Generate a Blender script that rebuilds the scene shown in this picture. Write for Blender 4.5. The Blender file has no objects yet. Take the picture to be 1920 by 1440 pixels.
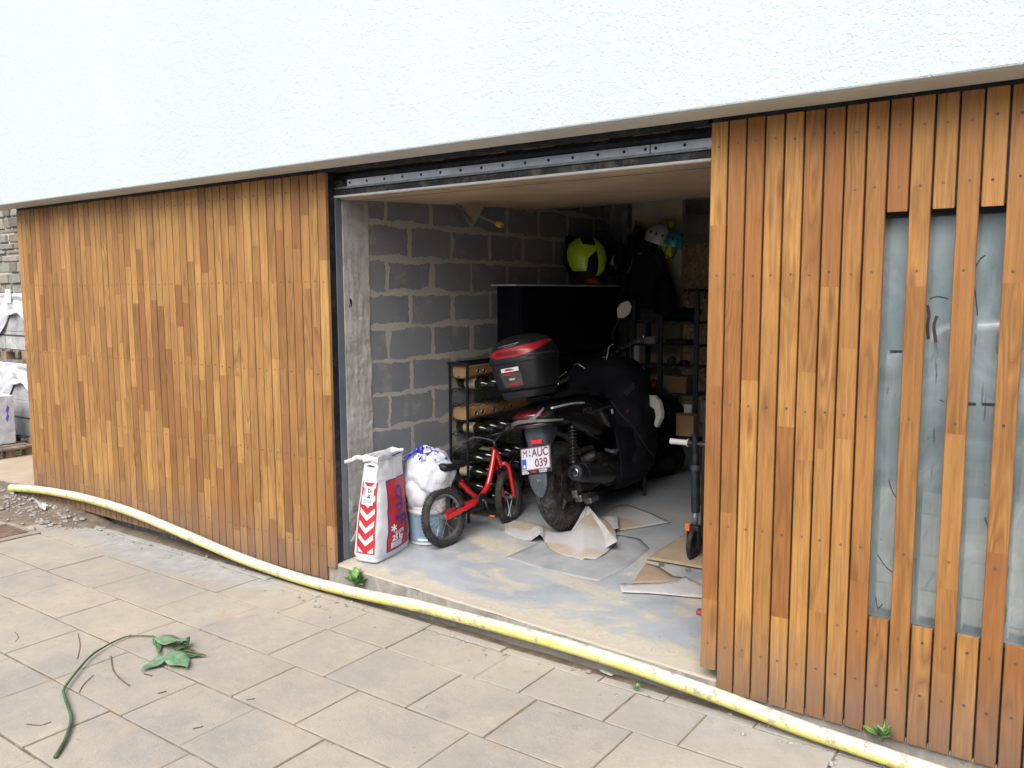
import bpy, math, random
from mathutils import Vector, Matrix, noise
R = math.radians
random.seed(7)
sc = bpy.context.scene
col = sc.collection

# ------------------------------------------------------------------ camera
CAM = Vector((3.6704, -3.3190, 1.6205)); FPX = 1571.9; YAW, PITCH, ROLL = 0.62033, 0.10808, -0.0037
cF = Vector((-math.sin(YAW)*math.cos(PITCH), math.cos(YAW)*math.cos(PITCH), -math.sin(PITCH)))
cR0 = Vector((math.cos(YAW), math.sin(YAW), 0)); cU0 = cR0.cross(cF)
cR = cR0*math.cos(ROLL)+cU0*math.sin(ROLL); cU = -cR0*math.sin(ROLL)+cU0*math.cos(ROLL)
cd = bpy.data.cameras.new('camera'); cam = bpy.data.objects.new('camera', cd); col.objects.link(cam)
cam.matrix_world = Matrix.Translation(CAM) @ Matrix((cR, cU, -cF)).transposed().to_4x4()
cd.sensor_fit = 'HORIZONTAL'; cd.sensor_width = 36; cd.lens = 36*FPX/1920
cd.clip_start = .05; cd.clip_end = 300
sc.camera = cam

# ------------------------------------------------------------------ light
SUN_EL, SUN_AZ = R(50), R(165)      # azimuth measured clockwise from +y
w = bpy.data.worlds.new("World"); sc.world = w; w.use_nodes = True
nt = w.node_tree; bg = nt.nodes['Background']
sky = nt.nodes.new('ShaderNodeTexSky'); sky.sky_type = 'NISHITA'; sky.sun_disc = False
sky.sun_elevation = SUN_EL; sky.sun_rotation = SUN_AZ; sky.air_density = 1.0; sky.dust_density = 4.0; sky.ozone_density = 1.0
hs = nt.nodes.new('ShaderNodeHueSaturation'); hs.inputs['Saturation'].default_value = .52
nt.links.new(sky.outputs[0], hs.inputs['Color']); nt.links.new(hs.outputs[0], bg.inputs[0]); bg.inputs[1].default_value = .14
sl = bpy.data.lights.new('sun', 'SUN'); sl.energy = 1.3; sl.angle = R(50); sl.color = (1, .965, .92)
so = bpy.data.objects.new('sun', sl); col.objects.link(so)
so.rotation_euler = (R(90)-SUN_EL, 0, -SUN_AZ+math.pi)
sv = Vector((math.sin(SUN_AZ)*math.cos(SUN_EL), math.cos(SUN_AZ)*math.cos(SUN_EL), math.sin(SUN_EL)))
so.rotation_euler = (-sv).to_track_quat('-Z', 'Y').to_euler()
sc.view_settings.view_transform = 'Standard'; sc.view_settings.look = 'None'; sc.view_settings.gamma = 1
sc.view_settings.exposure = 1.05
sc.render.engine = 'CYCLES'; sc.cycles.use_denoising = True; sc.cycles.max_bounces = 8; sc.cycles.diffuse_bounces = 5

# ------------------------------------------------------------------ placing helpers (a sight line met with a real plane)
def ray(u, v): return cF + cR*((u-960)/FPX) - cU*((v-720)/FPX)
def at_x(u, v, x): d = ray(u, v); return CAM + d*((x-CAM.x)/d.x)
def at_y(u, v, y): d = ray(u, v); return CAM + d*((y-CAM.y)/d.y)
def at_z(u, v, z): d = ray(u, v); return CAM + d*((z-CAM.z)/d.z)
FA, FX, FY = .02, -.03, .035
def zf(x, y): return FA+FX*x+FY*y                      # garage floor height
def at_f(u, v, h=0):
    d = ray(u, v); t = (FA+h+FX*CAM.x+FY*CAM.y-CAM.z)/(d.z-FX*d.x-FY*d.y); return CAM+d*t
GZ = -.15                                              # pavement height

# ------------------------------------------------------------------ mesh builder
class MB:
    def __init__(s): s.v = []; s.f = []; s.m = []
    def add(s, vs, fs, mi=0):
        b = len(s.v); s.v += [tuple(p) for p in vs]
        for f in fs: s.f.append(tuple(b+i for i in f)); s.m.append(mi)
        return s
    def box(s, x0, x1, y0, y1, z0, z1, mi=0, M=None, skip=''):
        vs = [Vector((x, y, z)) for z in (z0, z1) for y in (y0, y1) for x in (x0, x1)]
        if M is not None: vs = [M @ p for p in vs]
        fs = {'b': (0, 2, 3, 1), 't': (4, 5, 7, 6), 'f': (0, 1, 5, 4), 'k': (2, 6, 7, 3), 'l': (0, 4, 6, 2), 'r': (1, 3, 7, 5)}
        return s.add(vs, [f for k, f in fs.items() if k not in skip], mi)
    def cbox(s, c, size, M=None, mi=0):
        c = Vector(c); h = Vector(size)/2
        T = Matrix.Translation(c) @ (M.to_4x4() if M is not None else Matrix())
        return s.box(-h.x, h.x, -h.y, h.y, -h.z, h.z, mi, T)
    def rings(s, rs, close=True, caps=True, mi=0):
        n = len(rs[0]); vs = [p for r in rs for p in r]; fs = []
        for i in range(len(rs)-1):
            for j in range(n if close else n-1):
                k = (j+1) % n; fs.append((i*n+j, i*n+k, (i+1)*n+k, (i+1)*n+j))
        if caps and close:
            fs.append(tuple(reversed(range(n)))); fs.append(tuple((len(rs)-1)*n+j for j in range(n)))
        return s.add(vs, fs, mi)
    def tube(s, pts, r, n=10, mi=0, caps=True, closed=False):
        pts = [Vector(p) for p in pts]; rs = []; up = None
        m = len(pts)
        for i, p in enumerate(pts):
            if closed: t = (pts[(i+1) % m]-pts[i-1])
            else: t = (pts[min(i+1, m-1)]-pts[max(i-1, 0)])
            t.normalize()
            if up is None: up = t.orthogonal().normalized()
            up = (up - t*up.dot(t)).normalized(); b = t.cross(up)
            rr = r[i] if isinstance(r, (list, tuple)) else r
            rs.append([p+(up*math.cos(2*math.pi*j/n)+b*math.sin(2*math.pi*j/n))*rr for j in range(n)])
        if closed: rs.append(rs[0])
        return s.rings(rs, caps=caps and not closed, mi=mi)
    def lathe(s, prof, o, ax, n=24, mi=0, closed=False):
        o = Vector(o); ax = Vector(ax).normalized(); a = ax.orthogonal().normalized(); b = ax.cross(a); rs = []
        for r, h in prof: rs.append([o+ax*h+(a*math.cos(2*math.pi*j/n)+b*math.sin(2*math.pi*j/n))*r for j in range(n)])
        if closed: rs.append(rs[0])
        return s.rings(rs, caps=not closed, mi=mi)
    def prism(s, poly, ext, mi=0):
        ext = Vector(ext); n = len(poly); P = [Vector(p) for p in poly]
        vs = P+[p+ext for p in P]
        fs = [tuple(range(n)), tuple(reversed(range(n, 2*n)))]+[(i, n+i, n+(i+1) % n, (i+1) % n) for i in range(n)]
        return s.add(vs, fs, mi)
    def grid(s, fn, nu, nv, mi=0, thick=None):
        vs = [Vector(fn(i/nu, j/nv)) for j in range(nv+1) for i in range(nu+1)]
        fs = [(j*(nu+1)+i, j*(nu+1)+i+1, (j+1)*(nu+1)+i+1, (j+1)*(nu+1)+i) for j in range(nv) for i in range(nu)]
        return s.add(vs, fs, mi)
    def ell(s, c, r, M=None, n=20, m=12, mi=0, amp=0, fr=3, seed=0):
        c = Vector(c); rs = []
        for i in range(m+1):
            th = math.pi*i/m; ring = []
            for j in range(n):
                ph = 2*math.pi*j/n
                d = Vector((math.sin(th)*math.cos(ph), math.sin(th)*math.sin(ph), math.cos(th)))
                k = 1+amp*noise.noise(d*fr+Vector((seed, seed*1.7, 0)))
                p = Vector((d.x*r[0], d.y*r[1], d.z*r[2]))*k
                if M is not None: p = M @ p
                ring.append(c+p)
            rs.append(ring)
        return s.rings(rs, mi=mi)
    def build(s, name, mats, parent=None, smooth=False, bevel=0, sub=0, solid=0, label=None, auto=None):
        me = bpy.data.meshes.new(name); me.from_pydata(s.v, [], s.f)
        for m_ in (mats if isinstance(mats, (list, tuple)) else [mats]): me.materials.append(m_)
        for p, mi in zip(me.polygons, s.m): p.material_index = mi; p.use_smooth = smooth
        if smooth and auto:
            me.update()
            import bmesh
            bm = bmesh.new(); bm.from_mesh(me)
            for e in bm.edges:
                if len(e.link_faces) == 2 and e.calc_face_angle(0) > R(auto): e.smooth = False
            bm.to_mesh(me); bm.free()
        me.validate(); me.update()
        o = bpy.data.objects.new(name, me); col.objects.link(o)
        if parent: o.parent = parent
        if solid:
            q = o.modifiers.new('solid', 'SOLIDIFY'); q.thickness = solid; q.offset = 0
        if bevel:
            b = o.modifiers.new('bevel', 'BEVEL'); b.width = bevel; b.segments = 2; b.limit_method = 'ANGLE'; b.angle_limit = R(40)
        if sub:
            q = o.modifiers.new('sub', 'SUBSURF'); q.levels = sub; q.render_levels = sub
        if label: o['label'] = label
        return o

def empty(name, M=None):
    o = bpy.data.objects.new(name, None); col.objects.link(o); o.empty_display_size = .1
    if M is not None: o.matrix_world = M if isinstance(M, Matrix) else Matrix.Translation(M)
    return o
def tag(o, label=None, cat=None, group=None, kind=None):
    for k, x in (('label', label), ('category', cat), ('group', group), ('kind', kind)):
        if x: o[k] = x
    return o
def copy_tree(o, parent=None):
    c = o.copy(); col.objects.link(c); c.parent = parent
    for ch in list(o.children): copy_tree(ch, c)
    return c
def text(name, s, size, M, mat_, parent=None, ext=.0004, bold=.0, xs=1.0, align='CENTER', label=None, bend=None):
    cu = bpy.data.curves.new(name, 'FONT'); cu.body = s; cu.size = size; cu.extrude = ext; cu.offset = bold
    cu.align_x = align; cu.align_y = 'CENTER'
    t = bpy.data.objects.new('tmp', cu); col.objects.link(t)
    dg = bpy.context.evaluated_depsgraph_get(); me = bpy.data.meshes.new_from_object(t.evaluated_get(dg))
    bpy.data.objects.remove(t); me.name = name; me.materials.clear(); me.materials.append(mat_)
    for v in me.vertices:
        p = Vector((v.co.x*xs, v.co.y, v.co.z)); v.co = bend(p) if bend else M @ p
    o = bpy.data.objects.new(name, me); col.objects.link(o)
    if parent: o.parent = parent
    if label: o['label'] = label
    return o
def nz(x, y=0, z=0): return noise.noise(Vector((x, y, z)))

# ------------------------------------------------------------------ materials
class NT:
    def __init__(s, name):
        s.mat = bpy.data.materials.new(name); s.mat.use_nodes = True; s.t = s.mat.node_tree; s.b = s.t.nodes['Principled BSDF']
    def n(s, typ, **kw):
        q = s.t.nodes.new(typ)
        for k, x in kw.items():
            if k in q.inputs: s.set(q.inputs[k], x)
            else: setattr(q, k, x)
        return q
    def set(s, inp, x):
        if hasattr(x, 'is_output') or isinstance(x, bpy.types.NodeSocket): s.t.links.new(x, inp)
        else:
            if isinstance(x, tuple) and len(x) == 3 and inp.type == 'RGBA': x = (*x, 1)
            inp.default_value = x
    def co(s, scale=(1, 1, 1), kind='Object', rot=(0, 0, 0), loc=(0, 0, 0)):
        c = s.n('ShaderNodeTexCoord'); m = s.n('ShaderNodeMapping'); s.t.links.new(c.outputs[kind], m.inputs[0])
        m.inputs['Scale'].default_value = scale; m.inputs['Rotation'].default_value = rot; m.inputs['Location'].default_value = loc
        return m.outputs[0]
    def noise(s, vec, scale=5, detail=4, rough=.5, dist=0):
        q = s.n('ShaderNodeTexNoise', Vector=vec, Scale=scale, Detail=detail, Roughness=rough, Distortion=dist); return q.outputs['Fac']
    def ramp(s, f, stops, interp='LINEAR'):
        q = s.n('ShaderNodeValToRGB'); s.t.links.new(f, q.inputs[0]); e = q.color_ramp.elements; q.color_ramp.interpolation = interp
        while len(e) > 1: e.remove(e[-1])
        for i, (p, c) in enumerate(stops):
            el = e[0] if i == 0 else e.new(p)
            if i == 0: el.position = p
            el.color = (*c, 1) if isinstance(c, tuple) else (c, c, c, 1)
        return q.outputs[0]
    def mix(s, f, a, b, mode='MIX'):
        q = s.n('ShaderNodeMix', data_type='RGBA', blend_type=mode)
        s.set(q.inputs[0], f); s.set(q.inputs[6], a); s.set(q.inputs[7], b); return q.outputs[2]
    def math(s, op, a, b=0, clamp=False):
        q = s.n('ShaderNodeMath', operation=op); q.use_clamp = clamp; s.set(q.inputs[0], a); s.set(q.inputs[1], b); return q.outputs[0]
    def bump(s, h, strength=.3, dist=.01, prev=None):
        q = s.n('ShaderNodeBump', Strength=strength, Distance=dist, Height=h)
        if prev is not None: s.t.links.new(prev, q.inputs['Normal'])
        return q.outputs[0]
    def done(s, **kw):
        for k, x in kw.items(): s.set(s.b.inputs[k.replace('_', ' ')], x)
        return s.mat
def simple(name, c, rough=.5, metal=0, var=.12, scale=12, bump=.1, bscale=120, bd=.002, spec=None, coat=0, alpha=None, trans=None, dust=0):
    n = NT(name); v = n.co(); f = n.noise(v, scale, 5, .6)
    a = tuple(max(0, x*(1-var*2)) for x in c); b = tuple(min(1, x*(1+var*2)) for x in c)
    colr = n.ramp(f, [(.3, a), (.7, b)])
    if dust:
        d = n.ramp(n.noise(v, scale*1.7, 6, .7), [(.48, 0.0), (.75, dust)]); colr = n.mix(d, colr, (.30, .27, .23))
    kw = dict(Base_Color=colr, Roughness=n.math('ADD', rough-.06, n.math('MULTIPLY', f, .12)), Metallic=metal)
    if bump: kw['Normal'] = n.bump(n.noise(v, bscale, 4, .6), bump, bd)
    if coat: kw['Coat_Weight'] = coat
    if spec is not None: kw['Specular_IOR_Level'] = spec
    if trans: kw['Transmission_Weight'] = trans
    if alpha: kw['Alpha'] = alpha
    return n.done(**kw)

def m_wood(name, lo, hi, red, sz=(1, 1, 1), rough=.5):
    n = NT(name); g = n.n('ShaderNodeNewGeometry').outputs['Random Per Island']
    wn = n.n('ShaderNodeTexWhiteNoise', noise_dimensions='1D', W=g)
    off = n.n('ShaderNodeVectorMath', operation='SCALE', Scale=9.0); n.t.links.new(wn.outputs['Color'], off.inputs[0])
    v = n.n('ShaderNodeVectorMath', operation='ADD'); n.t.links.new(n.co(sz), v.inputs[0]); n.t.links.new(off.outputs[0], v.inputs[1]); v = v.outputs[0]
    def sc_(s3):
        q = n.n('ShaderNodeVectorMath', operation='MULTIPLY'); n.t.links.new(v, q.inputs[0]); q.inputs[1].default_value = s3; return q.outputs[0]
    base = n.ramp(g, [(0, lo), (.35, tuple((a+b)/2 for a, b in zip(lo, hi))), (.6, hi), (.85, red), (1, lo)])
    grain = n.noise(sc_((55, 55, 2.2)), 1.6, 6, .65, .6)
    c1 = n.mix(n.ramp(grain, [(.33, .68), (.60, .0)]), base, tuple(x*.6 for x in red))
    fig = n.noise(sc_((9, 9, 1.1)), 1.2, 2, .4)
    wav = n.math('FRACT', n.math('MULTIPLY', fig, 11))
    wmask = n.ramp(n.noise(sc_((2.5, 2.5, 1.2)), 1.0, 2), [(.47, 0.0), (.62, .75)])
    c2 = n.mix(n.math('MULTIPLY', n.ramp(wav, [(0, 1.0), (.5, 0.0), (1, .7)]), wmask), c1, tuple(x*.5 for x in red))
    kn = n.n('ShaderNodeTexVoronoi', Vector=sc_((9, 9, 1.8)), Scale=1.0).outputs['Distance']
    c3 = n.mix(n.ramp(kn, [(.06, .8), (.17, 0.0)]), c2, (.16, .062, .02))
    blot = n.ramp(n.noise(sc_((6, 6, 3)), 1, 4, .6), [(.35, .22), (.65, 0.0)])
    c4 = n.mix(blot, c3, tuple(x*.62 for x in lo))
    dirt = n.math('MULTIPLY', n.ramp(n.n('ShaderNodeSeparateXYZ', Vector=n.co()).outputs[2], [(0.0, .75), (.30, .0)]), n.ramp(n.noise(n.co((6, 6, 2)), 3, 5, .7), [(.3, .4), (.6, 1.0)]))
    c5 = n.mix(dirt, c4, (.17, .115, .085))
    return n.done(Base_Color=c5, Roughness=n.math('ADD', rough, n.math('MULTIPLY', grain, .2)), Normal=n.bump(grain, .25, .0015), Specular_IOR_Level=.35)
WOOD = m_wood('larch boards', (.315, .146, .044), (.46, .246, .072), (.285, .116, .035))
WOODL = m_wood('larch boards weathered', (.30, .148, .049), (.485, .275, .090), (.255, .112, .040))

def m_stucco():
    n = NT('white stucco'); v = n.co(); a = n.noise(v, 120, 3, .6); b = n.noise(v, 34, 4, .55)
    pit = n.ramp(n.noise(v, 85, 2, .5), [(.28, 0.0), (.42, 1.0)])
    h = n.math('ADD', n.math('MULTIPLY', a, .4), n.math('ADD', b, n.math('MULTIPLY', pit, .35)))
    c = n.mix(n.noise(n.co((1, 1, .35)), 1.3, 6, .65), (.445, .515, .54), (.515, .565, .58))
    return n.done(Base_Color=c, Roughness=.9, Normal=n.bump(h, .6, .007))
STUCCO = m_stucco()
SOFFIT = simple('soffit render', (.50, .475, .42), .9, var=.05, scale=3, bump=.2)

def m_conc(name, c, sc_=4, stain=(.2, .17, .13), light=(.55, .53, .5), bump=.5):
    n = NT(name); v = n.co(); f = n.noise(v, sc_, 8, .65); g = n.noise(n.co((1, 1, .35)), sc_*2.3, 6, .7, 1.2)
    k = n.mix(n.ramp(f, [(.35, 0.0), (.65, 1.0)]), tuple(x*.72 for x in c), tuple(x*1.2 for x in c))
    k = n.mix(n.ramp(g, [(.52, 0.0), (.66, .65)]), k, light)
    k = n.mix(n.ramp(n.noise(v, sc_*5, 5, .7), [(.56, 0.0), (.7, .55)]), k, stain)
    h = n.math('ADD', n.noise(v, 60, 6, .7), n.math('MULTIPLY', n.ramp(n.noise(v, 14, 3, .5), [(.3, 0.0), (.4, 1.0)]), .8))
    return n.done(Base_Color=k, Roughness=.88, Normal=n.bump(h, bump, .006))
CONC = m_conc('cast concrete', (.34, .33, .31), light=(.50, .49, .465), stain=(.2, .175, .145))
CONC_D = m_conc('grey render', (.17, .17, .165), bump=.25)

def m_block():
    n = NT('concrete blocks'); tc = n.n('ShaderNodeTexCoord'); s = n.n('ShaderNodeSeparateXYZ', Vector=tc.outputs['Object'])
    cb = n.n('ShaderNodeCombineXYZ', X=s.outputs[1], Y=s.outputs[2])
    nzv = n.n('ShaderNodeTexNoise', Vector=tc.outputs['Object'], Scale=7.0, Detail=7.0, Roughness=.7)
    o = n.n('ShaderNodeVectorMath', operation='SUBTRACT'); n.t.links.new(nzv.outputs['Color'], o.inputs[0]); o.inputs[1].default_value = (.5, .5, .5)
    o2 = n.n('ShaderNodeVectorMath', operation='SCALE', Scale=.07); n.t.links.new(o.outputs[0], o2.inputs[0])
    ad = n.n('ShaderNodeVectorMath', operation='ADD'); n.t.links.new(cb.outputs[0], ad.inputs[0]); n.t.links.new(o2.outputs[0], ad.inputs[1])
    br = n.n('ShaderNodeTexBrick', Vector=ad.outputs[0]); br.offset = .5; br.squash = 1
    mo = n.math('ADD', n.math('MULTIPLY', n.ramp(n.noise(tc.outputs['Object'], 2.6, 5, .65, .5), [(.42, 0.0), (.68, 1.0)]), .026), .0105); n.t.links.new(mo, br.inputs['Mortar Size'])
    for k, x in (('Scale', 1.0), ('Mortar Smooth', .1), ('Bias', 0), ('Brick Width', .4235), ('Row Height', .212)): br.inputs[k].default_value = x
    br.inputs['Color1'].default_value = (.138, .148, .164, 1); br.inputs['Color2'].default_value = (.182, .193, .208, 1); br.inputs['Mortar'].default_value = (.38, .36, .30, 1)
    fac = br.outputs['Fac']
    bl = n.n('ShaderNodeMapping', Vector=cb.outputs[0])
    f = n.noise(tc.outputs['Object'], 3.5, 7, .7)
    c = n.mix(n.ramp(f, [(.35, .0), (.75, .45)]), br.outputs['Color'], (.24, .245, .25))
    smear = n.ramp(n.noise(tc.outputs['Object'], 5.5, 7, .72), [(.55, 0.0), (.66, .6)])
    c = n.mix(smear, c, (.30, .285, .24))
    spk = n.ramp(n.noise(tc.outputs['Object'], 26, 3, .5), [(.70, 0.0), (.74, .8)]); c = n.mix(spk, c, (.3, .29, .26))
    h = n.math('SUBTRACT', n.math('MULTIPLY', n.noise(tc.outputs['Object'], 90, 4, .7), .35), n.math('MULTIPLY', fac, .6))
    return n.done(Base_Color=c, Roughness=.93, Normal=n.bump(h, .8, .008))
BLOCK = m_block()

def m_floor():
    n = NT('dusty painted floor'); v = n.co(); s = n.n('ShaderNodeSeparateXYZ', Vector=v)
    b = n.noise(v, 2.2, 7, .62, .5); base = n.ramp(b, [(.3, (.245, .265, .29)), (.55, (.34, .365, .39)), (.75, (.40, .42, .43))])
    near = n.ramp(s.outputs[1], [(0.0, 1.0), (.16, .55), (.5, .35), (1, .3)])
    near = n.ramp(n.math('MULTIPLY', s.outputs[1], .5), [(0.0, .62), (.1, .12), (.45, .1), (.8, .0)])
    sx = n.noise(n.co((1, 1.6, 1)), 2.4, 9, .68, .8)
    sand = n.ramp(n.math('ADD', sx, n.math('MULTIPLY', near, .45)), [(.53, 0.0), (.66, .9)])
    c = n.mix(sand, base, n.ramp(n.noise(v, 30, 5, .7), [(.3, (.38, .33, .24)), (.7, (.49, .445, .355))]))
    sill = n.ramp(s.outputs[1], [(.055, 1.0), (.10, 0.0)])
    c = n.mix(n.math('MULTIPLY', sill, n.ramp(n.noise(v, 7, 5, .7), [(.3, .4), (.6, .9)])), c, (.38, .34, .28))
    c = n.mix(n.ramp(n.noise(n.co((9, 2, 1), rot=(0, 0, .6)), 3, 6, .75), [(.64, 0.0), (.72, .5)]), c, (.13, .10, .075))
    c = n.mix(n.ramp(n.noise(v, 45, 3, .5), [(.70, 0.0), (.74, .7)]), c, (.09, .07, .055))
    return n.done(Base_Color=c, Roughness=n.ramp(sand, [(0, .42), (1, .9)]), Normal=n.bump(n.math('ADD', n.noise(v, 55, 6, .7), n.math('MULTIPLY', b, .8)), .3, .006))
FLOOR = m_floor()

def m_paver():
    n = NT('sandstone pavers'); g = n.n('ShaderNodeNewGeometry').outputs['Random Per Island']; v = n.co()
    base = n.ramp(g, [(0, (.31, .279, .235)), (.4, (.35, .316, .264)), (.7, (.30, .281, .245)), (1, (.372, .328, .27))])
    f = n.noise(v, 3.2, 8, .65, .4); c = n.mix(n.ramp(f, [(.32, .8), (.60, 0.0)]), base, (.245, .24, .228))
    c = n.mix(n.ramp(n.noise(v, 1.1, 5, .6), [(.42, 0.0), (.66, .75)]), c, (.415, .362, .285))
    s = n.n('ShaderNodeSeparateXYZ', Vector=v)
    c = n.mix(n.ramp(n.noise(n.co(loc=(7, 3, 0)), 12, 8, .8), [(.52, 0.0), (.70, .45)]), c, (.21, .185, .15))
    c = n.mix(n.ramp(n.noise(n.co(loc=(1, 9, 0)), 9, 8, .8), [(.54, 0.0), (.70, .4)]), c, (.45, .42, .36))
    gw = n.math('MULTIPLY', n.ramp(n.math('ADD', s.outputs[1], 1.0), [(.35, 0.0), (.85, 1.0)]), n.ramp(n.math('MULTIPLY', s.outputs[0], .3), [(.25, 0.0), (.75, .75)]))
    c = n.mix(gw, c, n.ramp(n.noise(v, 6, 6, .7), [(.3, (.25, .25, .235)), (.7, (.37, .36, .335))]))
    # grey cement spill close to the wall on the left
    dx = n.math('ADD', s.outputs[0], 1.5); r2 = n.math('ADD', n.math('POWER', n.math('MULTIPLY', dx, .50), 2), n.math('POWER', n.math('MULTIPLY', n.math('ADD', s.outputs[1], .12), 2.5), 2))
    sp = n.ramp(n.math('ADD', r2, n.math('MULTIPLY', n.noise(v, 3, 6, .7), 1.1)), [(.75, .85), (1.35, 0.0)])
    c = n.mix(sp, c, n.ramp(n.noise(v, 9, 6, .7), [(.35, (.25, .255, .25)), (.7, (.38, .39, .385))]))
    c = n.mix(n.ramp(n.noise(v, 5.5, 7, .7), [(.60, 0.0), (.74, .6)]), c, (.36, .27, .155))
    c = n.mix(n.ramp(n.noise(v, 38, 4, .5), [(.69, 0.0), (.74, .5)]), c, (.42, .41, .37))
    c = n.mix(n.ramp(n.noise(n.co(loc=(5, 2, 0)), 48, 3, .5), [(.71, 0.0), (.74, .6)]), c, (.13, .10, .075))
    h = n.math('ADD', n.noise(v, 150, 4, .7), n.math('MULTIPLY', n.noise(v, 18, 6, .6), 1.2))
    return n.done(Base_Color=c, Roughness=.9, Normal=n.bump(h, .7, .005))
PAVER = m_paver()
def m_dirt(nm='earth and grit', q=1.0):
    n = NT(nm); v = n.co(); f = n.noise(v, 14, 8, .75)
    c = n.ramp(f, [(.3, tuple(x*q for x in (.085, .065, .045))), (.55, tuple(x*q for x in (.17, .135, .10))), (.75, tuple(x*q for x in (.29, .25, .2)))])
    return n.done(Base_Color=c, Roughness=.95, Normal=n.bump(n.noise(v, 60, 6, .75), .8, .01))
DIRT = m_dirt()
GRIT = m_conc('cement rubble', (.27, .255, .235), 9)
ASPH = simple('asphalt', (.06, .06, .06), .9, var=.2, scale=40, bump=.5, bscale=200)

def m_pipe():
    n = NT('dusty yellow plastic'); v = n.co(); g = n.n('ShaderNodeNewGeometry'); s = n.n('ShaderNodeSeparateXYZ', Vector=g.outputs['Normal'])
    y = n.ramp(n.noise(v, 6, 5, .6), [(.35, (.64, .58, .15)), (.7, (.70, .65, .27))])
    sx = n.n('ShaderNodeSeparateXYZ', Vector=v)
    along = n.ramp(n.math('MULTIPLY', n.math('ADD', sx.outputs[0], 4), .125), [(0, .45), (.25, .9), (.52, .75), (.6, .15), (.72, .10), (.80, .65), (1, .55)])
    top = n.math('ADD', n.math('MULTIPLY', s.outputs[2], .55), n.math('ADD', n.math('MULTIPLY', n.noise(v, 11, 8, .75), .75), n.math('MULTIPLY', along, .38)))
    top = n.math('ADD', top, n.math('MULTIPLY', n.noise(v, 70, 4, .7), .3))
    d = n.ramp(top, [(.72, 0.0), (1.05, .92)])
    c = n.mix(d, y, n.ramp(n.noise(v, 28, 5, .7), [(.3, (.42, .415, .38)), (.7, (.60, .59, .54))]))
    c = n.mix(n.ramp(n.noise(v, 18, 6, .75), [(.53, 0.0), (.63, .8)]), c, (.27, .25, .21))
    c = n.mix(n.ramp(n.noise(v, 60, 4, .6), [(.66, 0.0), (.70, .8)]), c, (.12, .10, .08))
    return n.done(Base_Color=c, Roughness=n.ramp(d, [(0, .38), (1, .9)]), Normal=n.bump(n.math('ADD', n.noise(v, 80, 5, .7), d), .5, .003))
PIPE = m_pipe()

def m_film():
    n = NT('smeared film behind glass'); v = n.co((1, 1, .8)); f = n.noise(v, 3.2, 6, .6, 1.4)
    c = n.ramp(f, [(.3, (.105, .145, .155)), (.52, (.18, .23, .242)), (.72, (.29, .345, .365))])
    st = n.noise(n.co((26, 1, 2.6), rot=(0, .28, 0)), 1.5, 4, .55, .6)
    reg = n.ramp(n.noise(n.co(loc=(3, 0, 1)), 4.5, 2, .5), [(.46, 0.0), (.56, 1.0)])
    c = n.mix(n.math('MULTIPLY', n.ramp(st, [(.635, 0.0), (.655, .9)]), reg), c, (.05, .06, .06))
    st2 = n.noise(n.co((30, 1, 1.6), rot=(0, -.2, 0), loc=(2, 0, 3)), 1.3, 4, .55, .5)
    c = n.mix(n.ramp(st2, [(.54, 0.0), (.66, .65)]), c, (.22, .26, .26))
    st3 = n.noise(n.co((10, 1, 10), loc=(9, 0, 3)), 2.6, 5, .7); c = n.mix(n.ramp(st3, [(.70, 0.0), (.72, .9)]), c, (.02, .02, .02))
    return n.done(Base_Color=c, Roughness=.6, Coat_Weight=1.0, Coat_Roughness=.01, Coat_IOR=2.5)
FILM = m_film()

DSTEEL = simple('dark steel', (.022, .026, .034), .45, .4, var=.25, scale=8, dust=.18)
STREAK = simple('weathered black beam', (.035, .038, .042), .6, .2, var=.3, scale=6, bump=.3, dust=.75)
GALV = simple('galvanised steel', (.52, .54, .57), .32, .9, var=.10, scale=9)
SHMET = simple('shelf steel', (.055, .062, .075), .5, .3, dust=.1)
GREYMET = simple('blue grey coated steel', (.15, .17, .20), .45, .3, var=.08, scale=5, dust=.15)
PLY = simple('plywood panel', (.40, .285, .19), .7, var=.12, scale=2.2, bump=.1)
WHITEP = simple('white plastic', (.62, .62, .60), .4, var=.04, scale=6)
BLACKP = simple('black plastic', (.008, .009, .012), .45, var=.2, scale=7, bump=.15, bscale=240, dust=.04)
GLOSSB = simple('glossy black paint', (.008, .009, .012), .16, var=.15, scale=5, bump=0, coat=.4)
GREYP = simple('dark grey plastic', (.045, .05, .056), .5, var=.15, scale=9, dust=.14)
RUBBER = simple('black rubber', (.018, .018, .019), .78, var=.25, scale=14, bump=.3, bscale=90, dust=.3)
CHROME = simple('chrome', (.68, .68, .70), .14, 1, var=.05, scale=20, bump=0)
ALU = simple('dull aluminium', (.30, .30, .31), .42, .8, var=.15, scale=20, dust=.2)
ENG = simple('dirty engine alloy', (.042, .041, .040), .6, .5, var=.35, scale=22, bump=.3, dust=.35)
DRED = simple('deep red plastic', (.16, .004, .008), .4, var=.05, bump=0)
SCREW = simple('countersunk screw steel', (.10, .085, .075), .5, .5, var=.3, scale=80)
FLAPM = simple('blue grey plastic', (.055, .066, .080), .5, var=.12, dust=.12)
CABM = simple('black laminate', (.006, .007, .011), .5, var=.1, spec=.15)
RED = simple('red bicycle paint', (.50, .013, .016), .25, var=.08, scale=10, bump=0, coat=.6)
REDP = simple('red plastic', (.34, .010, .018), .38, var=.08, scale=10, bump=0, coat=.3)
LENS = simple('red lamp lens', (.07, .003, .006), .2, var=.2, scale=10, bump=0, coat=1)
REFL = simple('red reflector', (.55, .02, .025), .2, var=.12, scale=60, bump=.3, bscale=500, coat=.6)
SMOKE = simple('smoked lamp lens', (.03, .012, .014), .1, var=.2, scale=10, bump=0, coat=1)
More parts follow.
